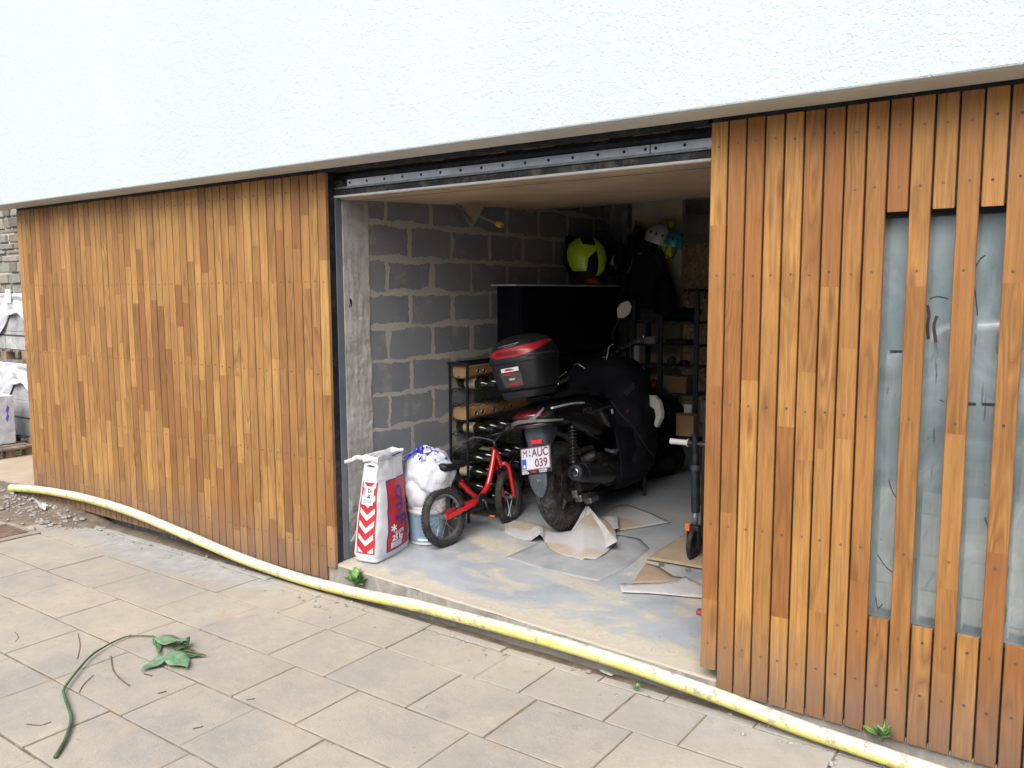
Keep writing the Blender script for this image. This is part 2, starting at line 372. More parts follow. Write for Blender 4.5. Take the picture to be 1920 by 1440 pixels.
SATIN = simple('satin silver trim', (.20, .20, .20), .42, .5, var=.1, scale=10)
WHITE = simple('white print', (.78, .80, .82), .5, var=.02, scale=10, bump=0)
PLATEM = simple('number plate white', (.52, .545, .59), .35, var=.03, scale=20, bump=0)
MAROON = simple('maroon print', (.16, .010, .022), .5, var=.05, bump=0)
BLUE = simple('blue print', (.01, .06, .42), .5, var=.05, bump=0)
NAVY = simple('navy print', (.035, .03, .22), .5, var=.1, bump=0)
BLACK = simple('black print', (.01, .01, .012), .6, var=.1, bump=0)
GREYPR = simple('grey print', (.14, .20, .28), .6, var=.1, bump=0)
def fabric(name, c, rough=.85, wr=.5):
    n = NT(name); v = n.co(); f = n.noise(v, 5, 5, .6, .8)
    k = n.mix(f, tuple(x*.6 for x in c), tuple(min(1, x*1.4) for x in c))
    h = n.math('ADD', n.noise(v, 7, 4, .55, 1.0), n.math('MULTIPLY', n.noise(v, 300, 2, .5), .04))
    return n.done(Base_Color=k, Roughness=rough, Normal=n.bump(h, wr, .03), Specular_IOR_Level=.3)
CLOTHB = fabric('black nylon cloth', (.0055, .0065, .010), .8)
JACKET = fabric('black motorcycle jacket cloth', (.012, .013, .019), .7, .8)
SEATM = fabric('black seat vinyl', (.014, .014, .016), .45, .1)
BAGW = fabric('white woven paper sack', (.62, .63, .66), .55, .35)
BAGR = fabric('red printed sack', (.44, .028, .036), .42, .35)
def m_film_bag():
    n = NT('thin white plastic bag'); v = n.co(); f = n.noise(v, 9, 5, .6, 2.0)
    c = n.mix(n.ramp(f, [(.4, 0.0), (.7, 1.0)]), (.56, .58, .64), (.68, .69, .72))
    s = n.n('ShaderNodeSeparateXYZ', Vector=v)
    m = n.math('MULTIPLY', n.ramp(s.outputs[2], [(.215, 0.0), (.235, 1.0)]), n.ramp(n.noise(v, 13, 4, .6, 1.5), [(.53, 0.0), (.57, 1.0)]))
    c = n.mix(m, c, (.03, .03, .38))
    h = n.noise(v, 15, 5, .55, 2.5)
    return n.done(Base_Color=c, Roughness=.28, Normal=n.bump(h, .45, .012), Subsurface_Weight=.15, Subsurface_Radius=(.03, .03, .03))
PBAG = m_film_bag()
BUCK = simple('pale blue bucket label', (.24, .36, .46), .35, var=.05, scale=5, bump=0)
BUCKW = simple('white bucket plastic', (.70, .68, .68), .4, var=.03, scale=5, bump=0)
BLUEP = simple('blue handle', (.02, .02, .36), .4, var=.1, bump=0)
KRAFT = simple('kraft cardboard', (.30, .175, .085), .8, var=.1, scale=5)
PAPERW = simple('dusty white sheet', (.44, .435, .43), .7, var=.08, scale=5, dust=.45)
def m_paper():
    n = NT('dusty lining paper'); v = n.co(); f = n.noise(v, 5, 7, .65, .4)
    c = n.mix(n.ramp(n.noise(v, 2.6, 3, .5), [(.52, 0.0), (.60, .85)]), (.42, .42, .43), (.36, .28, .19))
    c = n.mix(n.ramp(f, [(.5, 0.0), (.7, .6)]), c, (.40, .35, .27))
    return n.done(Base_Color=c, Roughness=.75, Normal=n.bump(n.noise(v, 8, 4, .5, 1), .4, .01))
PAPER = m_paper()
BROWNP = simple('brown lining paper', (.30, .225, .16), .8, var=.1, scale=4)
OSBM = simple('osb sheet', (.42, .30, .18), .8, var=.25, scale=28, bump=.3, bscale=60)
BEIGE = simple('bare beige panel', (.52, .43, .29), .8, var=.1, scale=3)
PLYSH = simple('plywood sheet', (.33, .255, .165), .75, var=.1, scale=3, dust=.3)
GLASSB = simple('dark bottle glass', (.006, .009, .006), .14, var=.2, bump=0, coat=.5)
CREAM = simple('cream label paper', (.36, .33, .22), .7, var=.06)
GOLD = simple('dark foil', (.05, .045, .06), .4, .4, var=.1, scale=60)
COPPER = simple('copper rim', (.60, .36, .20), .3, .8, var=.1)
NEON = simple('neon yellow shell', (.62, .85, .03), .22, var=.03, bump=0, coat=.6)
VEST = fabric('hi-vis fabric', (.55, .75, .05), .8)
TEAL = simple('teal helmet shell', (.02, .28, .30), .25, var=.05, bump=0, coat=.5)
HWHITE = simple('white helmet shell', (.50, .48, .48), .3, var=.03, bump=0, coat=.5)
LEAF = simple('leaf', (.075, .17, .05), .5, var=.3, scale=30, bump=.3, bscale=120)
LEAFP = simple('pale leaf underside', (.135, .24, .14), .6, var=.18, scale=30, bump=.3, bscale=120)
LEAFG = simple('fresh weed leaf', (.12, .26, .05), .5, var=.25, scale=30)
LEAFD = simple('dark leaf top', (.03, .085, .025), .45, var=.25, scale=30)
STEMG = simple('green stem', (.045, .105, .045), .55, var=.25, scale=14)
TWIGM = simple('dry twig', (.13, .085, .06), .85, var=.3, scale=40)
PALLET = simple('pallet timber', (.20, .15, .11), .85, var=.3, scale=9, bump=.4)
WRAP = fabric('wrapping film', (.60, .62, .70), .3, .8)
CBLOCK = m_conc('new concrete blocks', (.34, .345, .345), 6)
STONE = NT('rubble stone'); _g = STONE.n('ShaderNodeNewGeometry').outputs['Random Per Island']; _v = STONE.co()
STONE = STONE.done(Base_Color=STONE.mix(STONE.ramp(STONE.noise(_v, 5, 6, .7), [(.35, .5), (.65, 0.0)]), STONE.ramp(_g, [(0, (.30, .27, .22)), (.35, (.24, .245, .22)), (.6, (.38, .34, .27)), (.8, (.08, .075, .075)), (1, (.33, .26, .2))]), (.16, .155, .14)), Roughness=.9, Normal=STONE.bump(STONE.noise(_v, 9, 7, .7), .7, .03))
STONEM = simple('lime mortar', (.42, .40, .35), .95, var=.15, scale=8, bump=.5)
BRICKM = NT('soldier bricks'); _g = BRICKM.n('ShaderNodeNewGeometry').outputs['Random Per Island']
BRICKM = BRICKM.done(Base_Color=BRICKM.ramp(_g, [(0, (.22, .13, .085)), (.5, (.33, .235, .15)), (1, (.26, .17, .11))]), Roughness=.9, Normal=BRICKM.bump(BRICKM.noise(BRICKM.co(), 40, 5, .7), .5, .006))
MIRR = simple('mirror glass', (.60, .53, .46), .22, .6, var=.03, bump=0)
ORANGE = simple('orange plastic', (.70, .15, .02), .4, var=.1, bump=0)
PINKR = simple('faded red rubber', (.36, .07, .08), .6, var=.1, bump=0)
CARP = simple('white car paint', (.75, .76, .77), .2, var=.02, bump=0, coat=1)
CGLASS = simple('dark window glass', (.02, .025, .03), .06, var=.1, bump=0, coat=1)
BRUSTY = simple('rusty cast iron', (.16, .11, .08), .8, .3, var=.3, scale=30, bump=.5)

# ================================================================== setting
def struct(o, label=None): o['kind'] = 'structure'; return o
struct(MB().box(-60, 60, -60, 60, -.5, GZ-.022).build('ground', DIRT))
struct(MB().box(-60, 60, -11, -4.6, -.3, GZ-.01).build('road', ASPH))
# pavement: every slab a real block, joints open down to the earth
mb = MB(); rnd = random.Random(11)
rows = [-.035, -.10, -.405, -.795, -1.165, -1.537, -1.9, -2.27, -2.64, -3.0, -3.4, -3.8, -4.2, -4.6]
seeds = {1: [1.615, 2.377], 2: [-.65, .785, 2.185], 3: [.597, 1.65], 4: [.775], 5: [.28]}
for ri in range(len(rows)-1):
    y1, y0 = rows[ri], rows[ri+1]; xs0 = -2.95 if ri < 1 else (-3.05 if ri < 2 else -6.5)
    fixed = seeds.get(ri, []); xs = [xs0]
    while xs[-1] < 6.2:
        L = rnd.uniform(.38, .58) if ri > 0 else rnd.uniform(.30, .62); nx = xs[-1]+L
        for f_ in fixed:
            if xs[-1] < f_ < nx+.22: nx = f_; break
        xs.append(nx)
    for a, b in zip(xs, xs[1:]):
        dz = rnd.uniform(-.0025, .0025); g = .0042; gy = .0055; t = rnd.uniform(-.002, .002)
        x0, x1, ya, yb = a+g+rnd.uniform(-.002, .002), b-g, y0+gy+rnd.uniform(-.002, .002), y1-gy
        z = GZ+dz; c = .0028
        vs = [(x0, ya, z-.03), (x1, ya, z-.03), (x1, yb, z-.03), (x0, yb, z-.03), (x0, ya, z-c), (x1, ya+t, z-c), (x1, yb+t, z-c), (x0, yb, z-c),
              (x0+c, ya+c, z), (x1-c, ya+c+t, z), (x1-c, yb-c+t, z), (x0+c, yb-c, z)]
        fs = [(8, 9, 10, 11)]+[(i, (i+1) % 4, 4+(i+1) % 4, 4+i) for i in range(4)]+[(4+i, 4+(i+1) % 4, 8+(i+1) % 4, 8+i) for i in range(4)]
        mb.add(vs, fs)
struct(mb.build('pavement', PAVER))
# earth filling the joints (just below the slab tops)
struct(MB().grid(lambda a, b: (-6.6+13*a, -4.62+4.7*b, GZ-.0066+.0065*nz(a*50, b*22)), 260, 110).build('joint_earth', m_dirt('joint earth', 1.25), smooth=True))

# garage floor slab with its sill
fl = MB(); nx_, ny_ = 90, 60
def sill_pt(a, b):
    x = -.45+5.1*a; y = .02+4.4*b**1.6; return x, y
def ffn(a, b):
    x, y = sill_pt(a, b); z = zf(x, y)+.002*nz(x*3, y*3)
    if b == 0: z -= .012+.006*nz(x*9, 3); y += .004*nz(x*14, 7)
    elif b < .06: z -= .002
    return (x, y, z)
fl.grid(ffn, nx_, ny_)
fl.grid(lambda a, b: (-.45+5.1*a, .02+.004*nz((-.45+5.1*a)*14, 7)*(1-b)-.004*b*nz(a*50, b*9), (zf(-.45+5.1*a, .02)+.002*nz((-.45+5.1*a)*3, .06)-.012-.006*nz((-.45+5.1*a)*9, 3)*-1)*(1-b)+(-.2)*b-.0), 90, 5, mi=1)
struct(fl.build('garage_floor', [FLOOR, m_conc('sill concrete', (.27, .255, .23), light=(.42, .40, .36))], smooth=True, auto=50))
# earth and grit banked along the foot of the boards on the left
def berm(a, b):
    x = -4.6+2.1*a; y = .06-.42*b; env = (1-b)**1.3*(.11 if x < -3.1 else .11*max(0, 1-(x+3.1)/.6))
    return (x, y-(.10*nz(x*2, 1) if b > .2 else 0), GZ-.012+env+.016*nz(x*14, y*14)*(1-b*.7)+.006*nz(x*40, y*40))
o = MB().grid(berm, 160, 26).build('grit_bank', DIRT, smooth=True); tag(o, 'bank of brown earth and grit under the yellow pipe at the left', 'grit', kind='stuff')
# loose crumbs of mortar and gravel
mb = MB(); rnd = random.Random(5)
for i in range(430):
    if i < 300: x = rnd.uniform(-4.4, -2.75); y = rnd.gauss(-.15, .09)
    else: x = rnd.uniform(-2.6, 3.4); y = rnd.gauss(-.13, .07)
    if y > -.055: y = -.055
    env = max(0, (.06-y)); b = min(1, env/.42); z = GZ+max(0, ((1-b)**1.3*(.11 if x < -3.1 else .11*max(0, 1-(x+3.1)/.6)))-.012)
    r_ = abs(rnd.gauss(0, .0055))+.002
    if i < 300: r_ *= 1.5
    mb.ell((x, y, z+r_*.4), (r_*1.3, r_, r_*.7), n=6, m=4, amp=.3, seed=i)
for i in range(170):
    x = rnd.uniform(-2.5, 3.6); y = -rnd.random()**2*2.6-.2; r_ = rnd.uniform(.0015, .004)
    mb.ell((x, y, GZ+r_*.3), (r_*1.5, r_, r_*.6), n=5, m=3, amp=.3, seed=i)
tag(mb.build('gravel_crumbs', GRIT), 'loose pale crumbs of gravel and mortar scattered on the pavement', 'gravel', kind='stuff')
rnd = random.Random(9)
for k, (u, v, r_, lab) in enumerate([(90, 937, .045, 'pale round rubble stone below the pipe end'), (64, 930, .022, 'small pale stone under the tip of the yellow pipe'), (262, 968, .035, 'grey lump of rubble lying below the pipe on the left'), (125, 950, .026, 'small brown stone beside the pale rubble stone'), (339, 1041, .010, 'white pebble on the grey spill on the pavement'), (388, 1045, .011, 'reddish pebble on the grey spill on the pavement')]):
    p = at_z(u, v, GZ+.02 if k < 4 else GZ)
    o = MB().ell((p.x, p.y, p.z+r_*.4), (r_*1.2, r_, r_*.75), amp=.35, fr=1.6, seed=k*3, n=14, m=9).build('stone', GRIT if k != 5 else BRICKM, smooth=True, auto=30)
    tag(o, lab, 'stone', 'loose stones')

# ---------------------------------------------------------------- upper floor of the house
H = empty('rendered_house', (0, .1, 2.325)); tag(H, 'white rendered upper storey overhanging the timber front', 'house')
ZS = 2.325
mb = MB(); NXs = 1
mb.box(-4.3, 7, -.18, -.02, ZS, 6.2)
H0 = H.matrix_world.inverted()
def hpart(mb, name, mats, **k):
    mb.v = [tuple(Vector(p)-Vector((0, .1, 2.325))) for p in mb.v]; return mb.build(name, mats, H, **k)
hpart(mb, 'stucco_wall', STUCCO, bevel=.008)
hpart(MB().box(-4.285, 6.99, -.166, 0, ZS-.004, ZS+.02), 'soffit', SOFFIT)
hpart(MB().box(-4.3, 7, -.018, 5, ZS+.30, ZS+.6), 'ceiling_slab', CONC_D)
hpart(MB().box(-4.3, 7, 0, 5, ZS+.62, 6.2), 'upper_body', STUCCO)
hpart(MB().box(-3.75, 0, .12, .3, -.2, ZS+.3), 'wall_behind_boards', CONC_D)
hpart(MB().box(2.34, 6.99, .16, .3, -.2, ZS+.3), 'wall_behind_window', CONC_D)
hpart(MB().box(-3.7, 2.30, .012, .05, 2.303, ZS).box(2.28, 6.9, .012, .05, 2.306, ZS+.001), 'flashing_strip', DSTEEL)
# ---------------------------------------------------------------- garage shell
def wall(mb, mats, label, cat='wall', name='garage_wall', **k): return tag(mb.build(name, mats, **k), label, cat)
mb = MB(); vs = []
BW = MB().box(-.2, 0, 0, 3.25, -.2, 2.62); BW.v = [(x, y-.701+.4235*2, z-.2-.001) for x, y, z in BW.v]
o = BW.build('block_wall', BLOCK); o.location = (0, .701-.4235*2+.332, .201); 
# lattice origin: joint at y=.701, course line at z=1.625
o.location = (0, 0, 0)
o.data.clear_geometry()
oy, oz = .701-.4235*3, 1.625-.212*10
t_ = MB().box(-.2, 0, .332-oy, 3.27-oy, -.2-oz, 2.62-oz); me = t_.build('tmp', BLOCK); o.data = me.data; bpy.data.objects.remove(me); o.data.name = 'block_wall'
o.location = (0, oy, oz)
tag(o, 'bare grey concrete block wall with smeared mortar joints inside the garage', 'wall')
# rough cast column at the left jamb
def colr(a, b):
    y = .127+.205*a; z = -.05+2.65*b
    k = .5+.5*nz(z*4, 3)+.5*nz(z*13, 8)
    if a > .8: y += k*.02*(a-.8)*5
    low = max(0, 1-z/.45); dx = -.035*low*(.5+nz(y*14, z*12)+.4*nz(y*40, z*40))+.0035*nz(y*9, z*30, 2)+.0025*nz(y*40, z*6)
    return (dx+(.006 if a < .99 else .001), y, z)
mb = MB().grid(colr, 30, 240); mb.grid(lambda a, b: (colr(0, b)[0]-.26*a, .127, colr(0, b)[2]), 1, 240); mb.box(-.26, -.06, .13, .33, -.2, 2.6)
o = tag(mb.build('concrete_column', CONC, smooth=True, auto=55), 'rough pale cast concrete column at the left side of the garage opening', 'column')
ho = MB().ell(at_x(657, 568, .004), (.005, .014, .03), n=12, m=8).build('hole', BLACK, o)
MB().tube([at_x(654, 562, .012), at_x(659, 580, .014)], .0025, 6).build('bent_wire', GALV, o)
tag(MB().box(0, .2, 3.27, 3.5, 0, 2.62).build('end_pier', CONC_D), 'plain grey pier at the far end of the block wall', 'pier')
tag(MB().box(.205, .68, 3.34, 3.40, 0.02, 2.62).build('beige_board', BEIGE), 'tall bare beige board standing behind the hanging jacket', 'board')
tag(MB().box(-.2, 4.7, 4.15, 4.3, -.2, 2.62).build('back_wall', OSBM), 'back wall of the garage lined with brown chipboard', 'wall')
tag(MB().box(4.6, 4.7, .3, 4.15, -.2, 2.62).build('side_wall', CONC_D), 'plain grey side wall on the right inside the garage', 'wall')
p0 = at_y(1258, 382, 4.1); 
t = empty('wall_beam', (1.5, 4.1, 2.2)); tag(t, 'pale grey beam with ledges high on the back wall', 'beam')
MB().box(-1.35, 3, -.04, .045, -.12, .4).build('beam_face', simple('pale grey paint', (.20, .19, .17), .8), t)
MB().box(-1.35, 3, -.09, -.042, .12, .15).build('ledge', GREYMET, t)

# jamb frame
t = empty('door_frame', (0, .03, 0)); tag(t, 'dark steel frame lining the garage opening', 'door frame')
def lp(mb, t): 
    l = t.location; mb.v = [tuple(Vector(p)-l) for p in mb.v]; return mb
lp(MB().box(-.05, -.002, .026, .075, -.0, 2.3), t).build('jamb', DSTEEL, t, bevel=.002)
lp(MB().box(-.05, .0, .0765, .125, .03, 2.165), t).build('guide_channel', GREYMET, t, bevel=.003)
lp(MB().box(2.305, 2.34, .03, .12, .01, 2.3), t).build('jamb', DSTEEL, t, bevel=.002)
# header
yh = .10
lp(MB().box(-.04, 2.34, .17, .26, 2.165, 2.65), t).build('header_back', STREAK, t)
mb = MB(); rnd = random.Random(3); x = -.02
while x < 2.34:
    w_ = rnd.uniform(.085, .105); z0 = 2.312+rnd.uniform(-.003, .003); mb.box(x, min(x+w_-.012, 2.36), .10+rnd.uniform(0, .006), .168, z0, 2.55); x += w_
lp(mb, t).build('brick_course', BRICKM, t, bevel=.004)
lp(MB().box(-.04, 2.36, .107, .168, 2.272, 2.309), t).build('upper_beam', DSTEEL, t, bevel=.002)
lp(MB().box(-.04, 2.36, .090, .1065, 2.266, 2.290), t).build('beam_lip', DSTEEL, t, bevel=.002)
rail = lp(MB().box(.10, 1.985, .078, .089, 2.224, 2.262).box(1.99, 2.36, .078, .089, 2.224, 2.262), t).build('perforated_rail', GALV, t, bevel=.0015)
mb = MB()
for x in [.125+.1335*i for i in range(14)]+[1.965, 2.015, 2.15, 2.29]:
    mb.lathe([(.0075, 0), (.0075, .004)], (x, .0765, 2.243), (0, 1, 0), 12)
lp(mb, t).build('rail_holes', BLACK, rail).location = (0, 0, 0)
lp(MB().box(.0, 2.36, .072, .10, 2.213, 2.2235), t).build('rail_lip', ALU, t)
lp(MB().box(-.02, 2.36, .085, .168, 2.178, 2.212), t).build('streaked_beam', STREAK, t, bevel=.003)
lp(MB().box(-.02, 2.36, .07, .10, 2.166, 2.1775), t).build('seal_strip', WHITEP, t, bevel=.002)

# overhead door (open, lying under the ceiling)
t = empty('overhead_door', (1.15, .12, 2.16)); tag(t, 'open garage door with plywood lining lying flat overhead', 'garage door')
def odz(y): return 2.158+.050*(y-.1)
vs = [(.02, .101, odz(.1)), (2.33, .101, odz(.1)), (2.33, 2.12, odz(2.12)), (.02, 2.12, odz(2.12))]
lp(MB().prism(vs, (0, 0, .04)), t).build('plywood_lining', PLY, t)
lp(MB().box(.02, 2.33, 2.122, 2.14, odz(2.12)-.006, odz(2.12)+.045), t).build('edge_trim', GREYMET, t)
# bracket and arm hanging from it
a0 = at_y(862, 384, 1.0); a1 = at_y(905, 386, 1.0); a2 = at_y(889, 418, 1.0); a3 = at_y(876, 419, 1.0)
lp(MB().prism([a0, a1, a2, a3], (0, .02, 0)), t).build('bracket', simple('beige bracket', (.20, .16, .12), .6), t)
lp(MB().tube([at_y(856, 382, .985), at_y(884, 419, .985)], .006, 8), t).build('bracket_rod', GREYMET, t)
lp(MB().tube([at_y(896, 402, 1.03), at_y(936, 421, 1.03)], .012, 10), t).build('arm', GREYMET, t)
c_ = at_y(937, 421, 1.03); lp(MB().lathe([(.018, -.02), (.02, .0), (.018, .02)], c_, (.8, .1, -.25), 14), t).build('yellow_cap', simple('yellow cap', (.5, .36, .05), .5), t)

# ---------------------------------------------------------------- timber cladding
PT = .0755; rnd = random.Random(21)
ROWZ = [2.21, 1.69, 1.155, .645, .115]
def boards(x0, n, bottoms, tops, skip, mat_, name, label, extra=()):
    t = empty(name, (x0, 0, 0)); tag(t, label, 'cladding')
    mb = MB(); sm = MB()
    def one(xa, xb, z0, z1):
        th = rnd.uniform(.0, .002); z = z1; cuts = [z1]
        while True:
            z -= rnd.uniform(.3, 1.25) if x0 > 0 else rnd.uniform(.22, .9)
            if z < z0+.15: break
            cuts.append(z)
        cuts.append(z0)
        tilt = rnd.uniform(-.0007, .0007)
        for a, b in zip(cuts, cuts[1:]):
            sk = ('' if a == z1 else 't')+('' if b == z0 else 'b')
            e = .0025
            X = [(xa, .022), (xa, .0+e+th), (xa+e, th), (xb-e, th), (xb, e+th), (xb, .022)]
            vs = [(x+tilt*z/2, y, z) for z in (b, a) for x, y in X]
            fs = [(i, i+1, 7+i, 6+i) for i in range(5)]
            if 't' not in sk: fs.append((6, 7, 8, 9, 10, 11))
            if 'b' not in sk: fs.append((5, 4, 3, 2, 1, 0))
            mb.add([(p[0]-x0, p[1], p[2]) for p in vs], fs)
    def screw(x, z):
        sm.lathe([(.0052, 0), (.0050, -.0014), (.0026, -.0016), (.0014, -.0006)], (x-x0+rnd.uniform(-.004, .004), .0015, z+rnd.uniform(-.006, .006)), (0, 1, 0), 10)
    for i in range(n):
        xa = x0+i*PT+.0038; xb = x0+(i+1)*PT-.0038; zb = bottoms(i); zt = tops(i)+rnd.uniform(-.002, .002)
        if i in skip:
            one(xa, xb, 1.91+rnd.uniform(-.002, .002), zt); one(xa, xb, zb, .377+rnd.uniform(-.003, .003))
        else: one(xa, xb, zb, zt)
        for z in ROWZ:
            if i in skip and .3 < z < 1.9: continue
            screw((xa+xb)/2, z)
        if i in extra: screw((xa+xb)/2, 2.0); screw((xa+xb)/2, .316)
    b = mb.build('boards', mat_, t); s = sm.build('screw_heads', SCREW, t); s['kind'] = 'stuff'
    return t
LP = boards(-3.69, 49, lambda i: -.083 if i < 48 else 0, lambda i: 2.30, (), WOODL, 'timber_cladding', 'weathered narrow vertical timber boards closing the front left of the garage opening')
m_ = MB().box(.02, 3.66, .023, .10, -.06, 2.29); m_.build('backing_panel', DSTEEL, LP)
skip = {9, 11, 13, 15, 17}
RP = boards(2.296, 40, lambda i: -.083 if i else 0, lambda i: 2.304, skip, WOOD, 'timber_cladding', 'golden vertical timber boards right of the garage opening with gaps across a window', extra=range(7, 20))
MB().box(.045, .0765, .023, .055, .01, 2.30).box(.0765, .655, .023, .055, -.07, 2.30).box(.655, 1.50, .023, .045, 1.92, 2.30).box(.655, 1.50, .023, .045, -.07, .362).box(1.50, 3.0, .023, .055, -.07, 2.30).build('backing_panel', DSTEEL, RP)
MB().box(.008, .044, .023, .03, .0, 2.30).build('edge_batten', WOOD, RP)

# window behind the boards
t = empty('window', (2.955, .1, .36)); tag(t, 'tall window with smeared grey film seen between the boards', 'window')
MB().box(.0, .85, -.025, -.018, .0, 1.565).build('glass', FILM, t)
MB().box(-.03, .88, -.045, -.017, 1.53, 1.60).box(-.03, .88, -.045, -.017, -.03, .0).build('frame_rail', DSTEEL, t)
MB().box(-.03, .0, -.045, -.017, 0, 1.53).box(.85, .88, -.045, -.017, 0, 1.53).build('frame_stile', GREYMET, t)

# ---------------------------------------------------------------- yellow pipe along the foot of the wall
pts = []
PP = [(22, 915), (70, 918), (150, 932), (240, 958), (342, 1000), (450, 1046), (560, 1084), (665, 1111), (770, 1133), (885, 1162), (1000, 1193), (1100, 1222), (1200, 1254), (1350, 1307), (1500, 1364), (1625, 1406), (1750, 1448)]
for u, v in PP:
    y = -.048 if u < 1300 else -.048-.05*min(1, (u-1300)/300); p = at_y(u, v, y); p.z = max(p.z, GZ+.033); pts.append(p)
pts.append(pts[-1]+Vector((.9, -.05, -.0)))
def smooth_path(P, k=6):
    out = []
    for i in range(len(P)-1):
        a, b, c, d = P[max(i-1, 0)], P[i], P[i+1], P[min(i+2, len(P)-1)]
        for j in range(k):
            s = j/k; out.append(.5*((2*b)+(c-a)*s+(2*a-5*b+4*c-d)*s*s+(3*b-a-3*c+d)*s**3))
    return out+[P[-1]]
P_ = smooth_path(pts); r_ = .0315
rad = []
joints = [at_y(148, 931, -.048).x, pts[4].x, pts[8].x]
MBp = MB()
prev = 0
mats = [PIPE, BLACK]
cutx = sorted(joints); segs = [[]]
for p in P_:
    while cutx and p.x > cutx[0]: cutx.pop(0); segs.append([segs[-1][-1]])
    segs[-1].append(p)
for sgi, s_ in enumerate(segs):
    if len(s_) < 2: continue
    a = s_[0]+(s_[1]-s_[0]).normalized()*(.003 if sgi else 0)
    MBp.tube([a]+s_[1:], [r_+.0022]+[r_]*(len(s_)-1), 20)
MBp.tube(P_[1:], r_-.004, 16, mi=1)
tag(MBp.build('plastic_pipe', mats, smooth=True, auto=60), 'long dusty yellow plastic pipe lying along the foot of the wall', 'pipe')

# ================================================================== things in and around the garage
def patch(S, fn, nu, nv, mats, name, parent, off=.0015, smooth=True, mi=None, thick=None):
    """surface decal: fn(a,b)->(s,t); S(s,t)->(point, normal)"""
    def g(a, b):
        s, t = fn(a, b); p, n_ = S(s, t); return p+n_*off
    return MB().grid(g, nu, nv).build(name, mats, parent, smooth=smooth)
def with_normal(F, e=.004):
    def S(s, t):
        p = F(s, t); a = F(s+e, t)-F(s-e, t); b = F(s, t+e)-F(s, t-e); n_ = a.cross(b)
        return p, (n_.normalized() if n_.length > 1e-12 else Vector((0, 0, 1)))
    return S
def quad(a, b, c, d):  # in (s,t)
    return lambda u, v: tuple((a[i]*(1-u)+b[i]*u)*(1-v)+(d[i]*(1-u)+c[i]*u)*v for i in (0, 1))

# ---------------------------------------------------------------- mortar sack
SB = empty('mortar_sack', Matrix.Translation((.105, .30, zf(.06, .32))) @ Matrix.Rotation(R(12), 4, 'Z')); tag(SB, 'white and red 25 kg paper sack of mortar standing open by the concrete column', 'sack')
def sackp(s, t):
    s = s % 4
    B = [Vector((-.100, -.18)), Vector((.070, -.185)), Vector((.075, .20)), Vector((-.07, .19))]
    T = [Vector((-.035, -.135)), Vector((.070, -.14)), Vector((.062, .145)), Vector((-.02, .145))]
    i = int(s) % 4; f = s-int(s); j = (i+1) % 4
    b = B[i].lerp(B[j], f); tt = T[i].lerp(T[j], f); k = t**1.25; p = b.lerp(tt, k)
    out = [Vector((0, -1)), Vector((1, 0)), Vector((0, 1)), Vector((-1, 0))][i]
    bul = [.014, .034, .014, .03][i]*math.sin(math.pi*f)*(math.sin(math.pi*min(1, t*.9+.12)))
    p = p+out*bul
    # crumples and rounded corners
    e = min(f, 1-f); c = Vector((.0, 0)); p = p+(c-p)*(.05*max(0, 1-e/.12)**2)
    q = Vector((p.x, p.y, t*.60))
    am = .006+.012*max(0, t-.55)
    q += Vector((out.x, out.y, 0))*am*(nz(s*2.3, t*5, 1)+.6*nz(s*6, t*11, 4))
    if t < .05: q.x *= .93; q.y *= .96
    return q
S_s = with_normal(sackp)
mb = MB(); mb.rings([[sackp(4*j/72, i/48) for j in range(72)] for i in range(49)], caps=True)
mb.build('sack_body', BAGW, SB, smooth=True)
# open mouth and torn top strip
mb = MB(); Rr = []
def top(a, b):
    s = a*4; p = sackp(s, 1.0); k = b*.035*(1+.5*nz(a*9, 1)); return Vector((p.x*(1+.12*b), p.y*(1+.06*b), p.z+k))
mb.grid(top, 60, 3)
tw = lambda a, b: Vector((-.030-.085*a, -.132-.085*a, .628+.012*math.sin(a*5)-.03*b*(1-.3*a)+.006*nz(a*7, b)))
mb.grid(tw, 14, 3)
tw2 = lambda a, b: Vector((-.036+.106*a, -.144, .592+.034*b+.010*math.sin(a*math.pi)+.004*nz(a*9, b)))
mb.grid(tw2, 14, 3)
mb.build('torn_top', BAGW, SB, smooth=True, solid=.002)
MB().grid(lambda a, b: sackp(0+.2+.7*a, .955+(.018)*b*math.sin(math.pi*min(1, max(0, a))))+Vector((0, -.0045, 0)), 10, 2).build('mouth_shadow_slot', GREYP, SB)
MB().grid(lambda a, b: Vector((.0775, .0+.14*a, .612+.006*a+.009*b)), 8, 1).build('blue_stitching', NAVY, SB)
# chevron side
def st(s0, s1, t0, t1): return quad((s0, t0), (s1, t0), (s1, t1), (s0, t1))
patch(S_s, quad((.16, .085), (.93, .085), (.98, .80), (.14, .80)), 10, 30, BAGR, 'red_side_panel', SB)
def tr(a): return .085+.715*a
def sS(x, t):  # x 0..1 across panel
    k = (t-.085)/.715; l = .16-.02*k; r__ = .93+.05*k; return (l+(r__-l)*x, t)
mb = MB()
def addp(fn, off=.0028, nu=6, nv=4):
    mb.grid(lambda a, b: (lambda q: q[0]+q[1]*off)(S_s(*fn(a, b))), nu, nv)
mb = MB()
for k in range(5):
    t0 = .165+k*.128; h = .055; dz = .075
    if k == 4: pass
    addp(quad(sS(.10, t0+dz), sS(.52, t0), sS(.52, t0+h), sS(.10, t0+dz+h)))
    addp(quad(sS(.52, t0), sS(.92, t0+dz), sS(.92, t0+dz+h), sS(.52, t0+h)))
addp(quad(sS(.08, .10), sS(.40, .10), sS(.09, .155), sS(.08, .16))); addp(quad(sS(.60, .10), sS(.93, .10), sS(.93, .16), sS(.92, .155)))
mb.build('white_chevrons', BAGW, SB, smooth=True)
